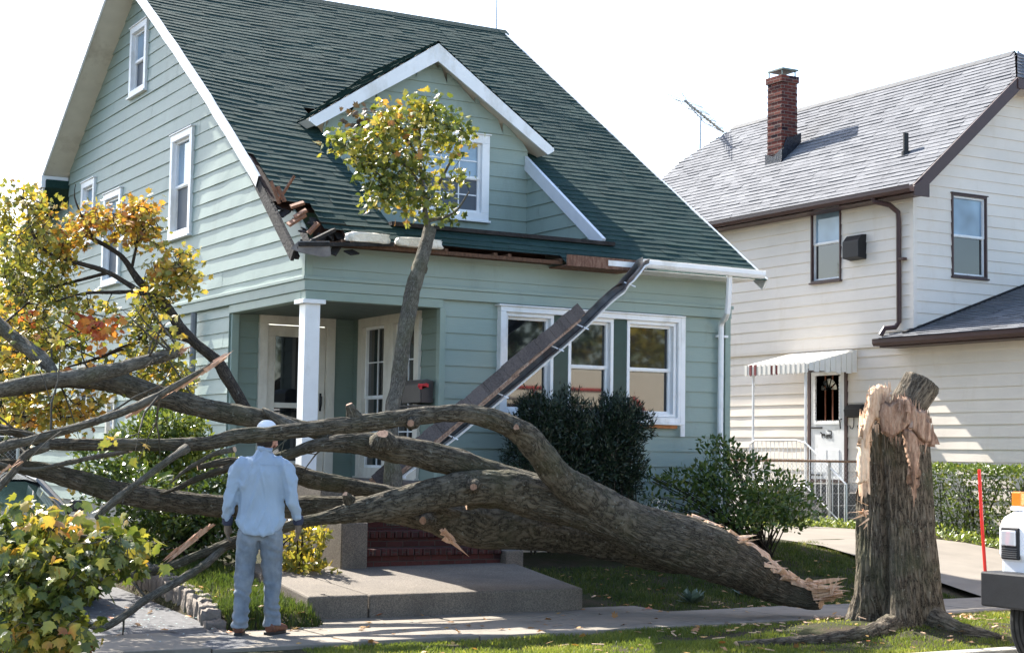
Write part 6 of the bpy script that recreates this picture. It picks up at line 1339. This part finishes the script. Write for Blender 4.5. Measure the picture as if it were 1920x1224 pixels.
JEAN = NT('faded_jeans'); co_ = JEAN.co(); c_ = JEAN.ramp(JEAN.noise(co_, 5, 5, .6), [(.3, (.12, .145, .18)), (.5, (.20, .235, .275)), (.72, (.33, .355, .38))]); JEAN.bump(JEAN.noise(JEAN.co(scale=(1, 1, 3)), 250, 2), .3, .002)
fused('jeans', [[(0, 0, .80, .11, .08), (0, -.002, .90, .160, .112), (0, -.002, 1.0, .15, .10), (0, 0, 1.04, .14, .095)], legL, legR], JEAN.set(c_, .9, .1), pe, .0095, 4, jf)
mb = MB()
for sx in (-.085, .085):
    pts = [(sx-.056, .89), (sx+.056, .89), (sx+.053, .80), (sx, .782), (sx-.053, .80)]
    mb.prism(Fr(pp(0, -.132, 0), rx, (0, 0, 1), -fx), pts, -.012, .004)

BOOT = plain('brown_leather', (.13, .05, .028), .55, .25, 14, .3, 60)
for s, (a, f0, z0_, dr_) in (('l', (-.155, -.05, 0, -.1)), ('r', (.115, .055, .0, .55))):
    ch_ = [[(a, f0, .14, .055, .06), (a, f0+.005, .08, .056, .07), (a+.02*dr_, f0+.03, .045, .052, .09)], [(a-.03*dr_, f0-.07, .045, .04, .04), (a, f0, .048, .048, .045), (a+.08*dr_, f0+.09, .042, .05, .042), (a+.14*dr_, f0+.16, .032, .042, .03), (a+.17*dr_, f0+.195, .028, .02, .02)]]
    fused('boot', ch_, BOOT, pe, .009, 3)
    mb = MB(); 
    for zz in (0,):
        pts = [(-.075, -.036), (-.075, .036), (.03, .046), (.14, .046), (.2, .02), (.2, -.02), (.14, -.046), (.03, -.044)]
        fr = Fr(pp(a, f0, .0), (fx+rx*dr_*.85).normalized(), (rx-fx*dr_*.85).normalized(), (0, 0, 1)); mb.prism(fr, pts, -.012, .014)
    mb.build('sole', BLACK, pe, bevel=.004)
GLV = plain('leather_glove', (.16, .12, .085), .75, .3, 14, .4, 60); CUF = plain('glove_cuff', (.035, .04, .07), .8, .2, 20, .3, 80)
for sx, (a, f0, z0_) in ((-1, (-.292, .035, .955)), (1, (.314, .09, .965))):
    fused('glove_cuff', [[(a, f0-.005, z0_+.045, .045, .046), (a, f0, z0_, .047, .048), (a, f0+.004, z0_-.035, .040, .044)]], CUF, pe, .009, 1)
    hnd = [[(a, f0+.004, z0_-.02, .030, .040), (a+.002*sx, f0+.01, z0_-.065, .027, .050), (a, f0+.014, z0_-.105, .024, .050)],
           [(a, f0+.045, z0_-.04, .014, .014), (a-.018*sx, f0+.065, z0_-.075, .0135, .0135), (a-.026*sx, f0+.062, z0_-.11, .012, .012)]]
    for i, (df, L) in enumerate(((.040, .075), (.016, .085), (-.008, .078), (-.030, .062))):
        hnd.append([(a, f0+.014+df, z0_-.10, .0115, .0115), (a-.004*sx, f0+.014+df*1.05, z0_-.10-L*.45, .0115, .0115), (a-.016*sx, f0+.014+df, z0_-.10-L*.8, .0105, .0105), (a-.030*sx, f0+.014+df*.95, z0_-.10-L, .0095, .0095)])
    fused('glove', hnd, GLV, pe, .0055, 2)
settle(pe, O_)
# ================================================================ TRUCK (front corner in view) and the body behind it
tk = thing('white_truck', 'white utility truck nose with black bumper and amber marker lamp at the right edge', 'truck')
TW = plain('white_truck_paint', (.80, .81, .83), .25, .02, 2, .02, 10, spec=.6)
yc = -8.12; XF = 2.78
NF = Fr((XF, 0, 0), (0, -1, 0), (0, 0, 1), (-1, 0, 0))
mb = MB(); mb.prism(Fr((0, yc, 0), (1, 0, 0), (0, 0, 1), (0, -1, 0)), [(XF-.0, .78), (XF-.03, .84), (XF-.03, 1.05), (XF+.02, 1.14), (XF+.12, 1.18), (XF+.22, 1.22), (XF+.9, 1.30), (XF+1.3, 1.34), (XF+1.35, .60), (XF+1.0, .56), (XF+.85, .80), (XF+.6, .88), (XF+.35, .80), (XF+.22, .60), (XF+.0, .60)], 0, .42)
mb.build('fender', TW, tk, bevel=.035)
mb = MB(); mb.prism(Fr((0, yc-.30, 0), (1, 0, 0), (0, 0, 1), (0, -1, 0)), [(XF+.06, .7), (XF+.05, 1.25), (XF+.16, 1.42), (XF+1.35, 1.62), (XF+1.35, .7)], 0, 1.55); mb.build('hood', TW, tk, bevel=.04)
mb = MB(); mb.prism(Fr((0, yc-.06, 0), (1, 0, 0), (0, 0, 1), (0, -1, 0)), [(XF+1.36, .55), (XF+1.36, 1.6), (XF+1.85, 2.4), (XF+3.0, 2.45), (XF+3.0, .55)], 0, 2.0); mb.build('cab', TW, tk, bevel=.05)
mb = MB(); mb.prism(Fr((0, yc-.055, 0), (1, 0, 0), (0, 0, 1), (0, 1, 0)), [(XF+1.60, 1.62), (XF+1.98, 2.28), (XF+2.75, 2.32), (XF+2.75, 1.62)], 0, .012); mb.prism(Fr((0, yc-2.065, 0), (1, 0, 0), (0, 0, 1), (0, -1, 0)), [(XF+1.60, 1.62), (XF+1.98, 2.28), (XF+2.75, 2.32), (XF+2.75, 1.62)], 0, .012); mb.build('side_window', GLASS, tk)
mb = MB(); mb.boxf(Fr((XF+1.36, 0, 1.6), (0, -1, 0), (.49, 0, .8), (-.8, 0, .49)), -yc+.15, -yc+1.95, .07, .86, .002, .02); mb.build('windshield', GLASS, tk)
mb = MB(); [mb.box(x, x+.012, yc-.062, yc-.045, .6, 2.3) for x in (XF+1.5, XF+2.85)]; mb.box(XF+1.5, XF+2.85, yc-.062, yc-.045, .6, .612); mb.box(XF+2.55, XF+2.7, yc-.05, yc-.02, 1.42, 1.45); mb.build('door_seam', BLACK, tk)
mb = MB(); mb.box(XF+.02, XF+.055, yc-1.8, yc-.4, .75, 1.18); mb.build('radiator_grille', BLACK, tk, bevel=.01)
mb = MB(); mb.box(XF+1.45, XF+1.52, yc+.05, yc+.22, 1.5, 1.85); mb.tube([(XF+1.5, yc-.06, 1.6), (XF+1.5, yc+.1, 1.65)], .012, 6); mb.build('mirror', BLACK, tk, bevel=.01)
mb = MB(); mb.box(XF+3.1, XF+9.0, yc-2.15, yc-.02, .75, 3.2); mb.build('service_body', plain('cream_body', (.72, .66, .55), .35, .04), tk, bevel=.03)
mb = MB(); mb.box(XF+3.2, XF+8.0, yc-.02, yc+.0, 2.3, 2.42); mb.tube([(XF+4, yc+.1, 1.2), (XF+4.6, yc+.14, 2.0), (XF+5.3, yc+.1, 1.0)], .05, 8); mb.build('red_hose', plain('red_rubber', (.5, .05, .05), .5), tk)
mb = MB()
for x in (XF+4.2, XF+6.2): mb.box(x, x+.9, yc, yc+.02, 1.0, 1.8)
mb.build('locker_door', plain('grey_locker', (.25, .24, .22), .5), tk)
mb = MB(); mb.box(XF+4.3, XF+6.9, yc, yc+.015, 2.80, 2.85); mb.box(XF+5.3, XF+5.36, yc, yc+.016, 1.2, 2.78); mb.build('red_stripe', plain('red_stripe', (.45, .04, .04), .4), tk)
mb = MB(); mb.box(XF+6.9, XF+7.35, yc, yc+.03, .8, 3.0); mb.box(XF+8.0, XF+8.35, yc, yc+.12, 2.0, 2.4); mb.build('dark_panel', plain('dark_panel', (.10, .09, .085), .5), tk)
mb = MB()
for a_, b_ in (((4.5, 1.7), (4.5, 2.6)), ((4.5, 2.6), (5.1, 2.6)), ((5.1, 2.6), (5.1, 1.7)), ((4.5, 2.2), (5.1, 2.2)), ((6.0, 1.6), (6.1, 2.5)), ((6.1, 2.5), (6.6, 2.4)), ((6.6, 2.4), (6.5, 1.6)), ((5.5, 2.0), (6.6, 2.05))): mb.tube([(XF+a_[0], yc+.12, a_[1]), (XF+b_[0], yc+.12, b_[1])], .03, 6)
mb.build('rack', plain('rack_steel', (.16, .15, .14), .5), tk)
mb = MB(); mb.tube([(XF+7.5+.3*math.sin(i*.5), yc+.10, 2.7-i*.14) for i in range(14)], .045, 6); mb.build('red_hose', plain('red_hose', (.45, .05, .05), .5), tk)
mb = MB(); mb.prism(WORLD, [(XF-.20, yc+.03), (XF-.20, yc-2.0), (XF-.02, yc-2.0), (XF-.02, yc-.3), (XF+.16, yc-.25), (XF+.16, yc+.03)], .42, .70); mb.build('bumper', BLACK, tk, bevel=.015)
mb = MB(); mb.boxf(NF, -yc+.045, -yc+.235, .80, 1.06, .02, .045); hl_ = mb.build('headlight_bezel', BLACK, tk, bevel=.01)
LENS = NT('lamp_lens'); LENS.set((.75, .77, .8), .08, .9, .4); mb = MB(); mb.boxf(NF, -yc+.065, -yc+.215, .91, 1.035, .044, .062); mb.build('headlight', LENS.mat, hl_, bevel=.01)
mb = MB()
for i in range(5): mb.boxf(NF, -yc+.06, -yc+.22, .815+i*.017, .823+i*.017, .044, .055)
mb.build('grille', plain('grey_grille', (.10, .10, .10), .5), hl_)
AMB = NT('amber_lens'); AMB.set((.85, .22, .02), .2, .6); p = V(XF+.16, yc-.06, 1.21); mb = MB(); mb.box(p.x-.04, p.x+.06, p.y-.05, p.y+.05, 1.225, 1.345); mb.build('marker_lamp', AMB.mat, tk, bevel=.012)
mb = MB(); mb.box(p.x-.05, p.x+.07, p.y-.055, p.y+.055, 1.19, 1.226); mb.build('lamp_base', TW, tk, bevel=.008)
a, b = atd(1847, 1066, dep((XF-.17, yc, .7))), atd(1836, 880, dep((XF-.17, yc, .7))); mb = MB(); mb.tube([(XF-.17, yc, .66), a.lerp(b, .0), a.lerp(b, .5)+V(-.005, 0, 0), b], .014, 10); mb.build('guide_pole', plain('red_pole', (.80, .03, .02), .4, .03), tk)
def wheel(parent, c, r, w, rimmat):
    mb = MB(); prof = [(r*.6, -w/2), (r*.93, -w/2), (r*.985, -w*.42), (r, -w*.36), (r, -w*.2), (r*.975, -w*.19), (r*.975, -w*.13), (r, -w*.12), (r, -w*.02), (r*.975, -w*.01), (r*.975, w*.05), (r, w*.06), (r, w*.18), (r*.975, w*.19), (r*.975, w*.25), (r, w*.26), (r, w*.36), (r*.985, w*.42), (r*.93, w/2), (r*.6, w/2)]
    n = 40; k = len(prof)
    for i in range(n):
        th = 2*math.pi*i/n
        for rr_, o_ in prof: mb.v.append((c[0]+rr_*math.cos(th), c[1]+o_, c[2]+rr_*math.sin(th)))
    for i in range(n):
        for j in range(k-1): mb.f.append((i*k+j, i*k+j+1, ((i+1) % n)*k+j+1, ((i+1) % n)*k+j)); mb.m.append(0)
    t = mb.build('tyre', plain('tyre_rubber', (.018, .018, .018), .8, .2, 30, .3, 80), parent)
    mb = MB(); mb.tube([(c[0], c[1]-w*.4, c[2]), (c[0], c[1]+w*.42, c[2])], r*.61, 28); mb.tube([(c[0], c[1]+w*.42, c[2]), (c[0], c[1]+w*.5, c[2])], r*.2, 12); mb.build('rim', rimmat, t)
for x, y in ((XF+.46, yc-.16), (XF+.60, yc-1.8), (XF+6, yc-.25), (XF+6, yc-1.8)): wheel(tk, (x, y, .30), .42, .26, STEEL)
settle(tk, (XF+3, yc-1, -.13))
# ================================================================ CRUSHED CAR under the limbs
cr = thing('crushed_car', 'dark car in the driveway crushed under limbs and leaves', 'car')
CARP = plain('dark_car_paint', (.020, .024, .026), .22, .2, 3, .05, 10, spec=.6); CX_, CY_ = -3.75, -2.3
def section_mesh(secs, name, mat, parent, smooth=True):
    mb = MB(); k = len(secs[0][1])
    for y, s in secs:
        for x, z in s: mb.v.append((CX_+x, CY_+y, z))
    for i in range(len(secs)-1):
        for j in range(k): mb.f.append((i*k+j, i*k+(j+1) % k, (i+1)*k+(j+1) % k, (i+1)*k+j)); mb.m.append(0)
    mb.f += [tuple(range(k)), tuple((len(secs)-1)*k+j for j in range(k))[::-1]]; mb.m += [0, 0]; return mb.build(name, mat, parent, smooth=smooth)
def cs_(w, zb, zs, zt): return [(-w, zb), (-w*1.02, (zb+zs)/2), (-w*.99, zs), (-w*.86, zt-.03), (-w*.4, zt), (w*.4, zt), (w*.86, zt-.03), (w*.99, zs), (w*1.02, (zb+zs)/2), (w, zb)]
section_mesh([(.05, cs_(.80, .32, .62, .70)), (.2, cs_(.88, .26, .68, .78)), (.9, cs_(.90, .24, .76, .88)), (1.45, cs_(.91, .24, .82, .95)), (3.2, cs_(.91, .24, .84, .98)), (4.3, cs_(.88, .28, .80, .95)), (4.6, cs_(.8, .35, .7, .8))], 'body', CARP, cr)
def cb(w, z0, z1, w2): return [(-w, z0), (-w2, z1-.04), (-w2*.8, z1), (w2*.8, z1), (w2, z1-.04), (w, z0)]
section_mesh([(1.35, cb(.80, .9, .93, .78)), (1.95, cb(.82, .92, 1.22, .62)), (2.4, cb(.82, .94, 1.27, .64)), (3.1, cb(.82, .94, 1.33, .64)), (3.9, cb(.80, .93, .98, .72))], 'windshield', m_glass('car_glass', (.015, .028, .028), 1.5), cr)
section_mesh([(1.98, cb(.66, 1.16, 1.245, .64)), (2.45, cb(.68, 1.20, 1.295, .65)), (3.1, cb(.68, 1.25, 1.345, .65)), (3.2, cb(.68, 1.22, 1.33, .64))], 'roof', CARP, cr)
mb = MB(); mb.tube([(CX_+.80, CY_+1.36, .93), (CX_+.64, CY_+1.97, 1.24), (CX_+.66, CY_+3.1, 1.33), (CX_+.76, CY_+3.85, .98)], .035, 8); mb.tube([(CX_-.80, CY_+1.36, .93), (CX_-.64, CY_+1.97, 1.24), (CX_-.66, CY_+3.1, 1.33)], .035, 8); mb.build('pillar', CARP, cr)
mb = MB(); mb.box(CX_-.84, CX_+.86, CY_-.06, CY_+.12, .30, .50); mb.box(CX_-.84, CX_+.865, CY_-.075, CY_+.1, .385, .40); mb.build('bumper', plain('grey_bumper', (.06, .065, .075), .45, .1), cr, bevel=.03)
for s in (-1, 1): mb = MB(); mb.box(CX_+s*.66-.16, CX_+s*.66+.16, CY_+.02, CY_+.1, .56, .69); mb.build('headlight', LENS.mat, cr, bevel=.02)
mb = MB(); mb.box(CX_+.88, CX_+1.05, CY_+1.55, CY_+1.65, .92, 1.04); mb.build('mirror', CARP, cr, bevel=.02)
for (x, y) in ((.80, .82), (-.80, .82), (.80, 3.7), (-.80, 3.7)):
    mb = MB(); mb.tube([(CX_+x-.1, CY_+y, .33), (CX_+x+.1, CY_+y, .33)], .31, 28); t = mb.build('tyre', plain('tyre_rubber', (.018, .018, .018), .8), cr); mb = MB(); mb.tube([(CX_+x-.11, CY_+y, .33), (CX_+x+.11, CY_+y, .33)], .19, 20); mb.build('rim', plain('dull_rim', (.12, .12, .125), .4, .2, 6, .1, 40, metal=.5), t)
settle(cr, (CX_, CY_+2.3, 0))
# overhead wires
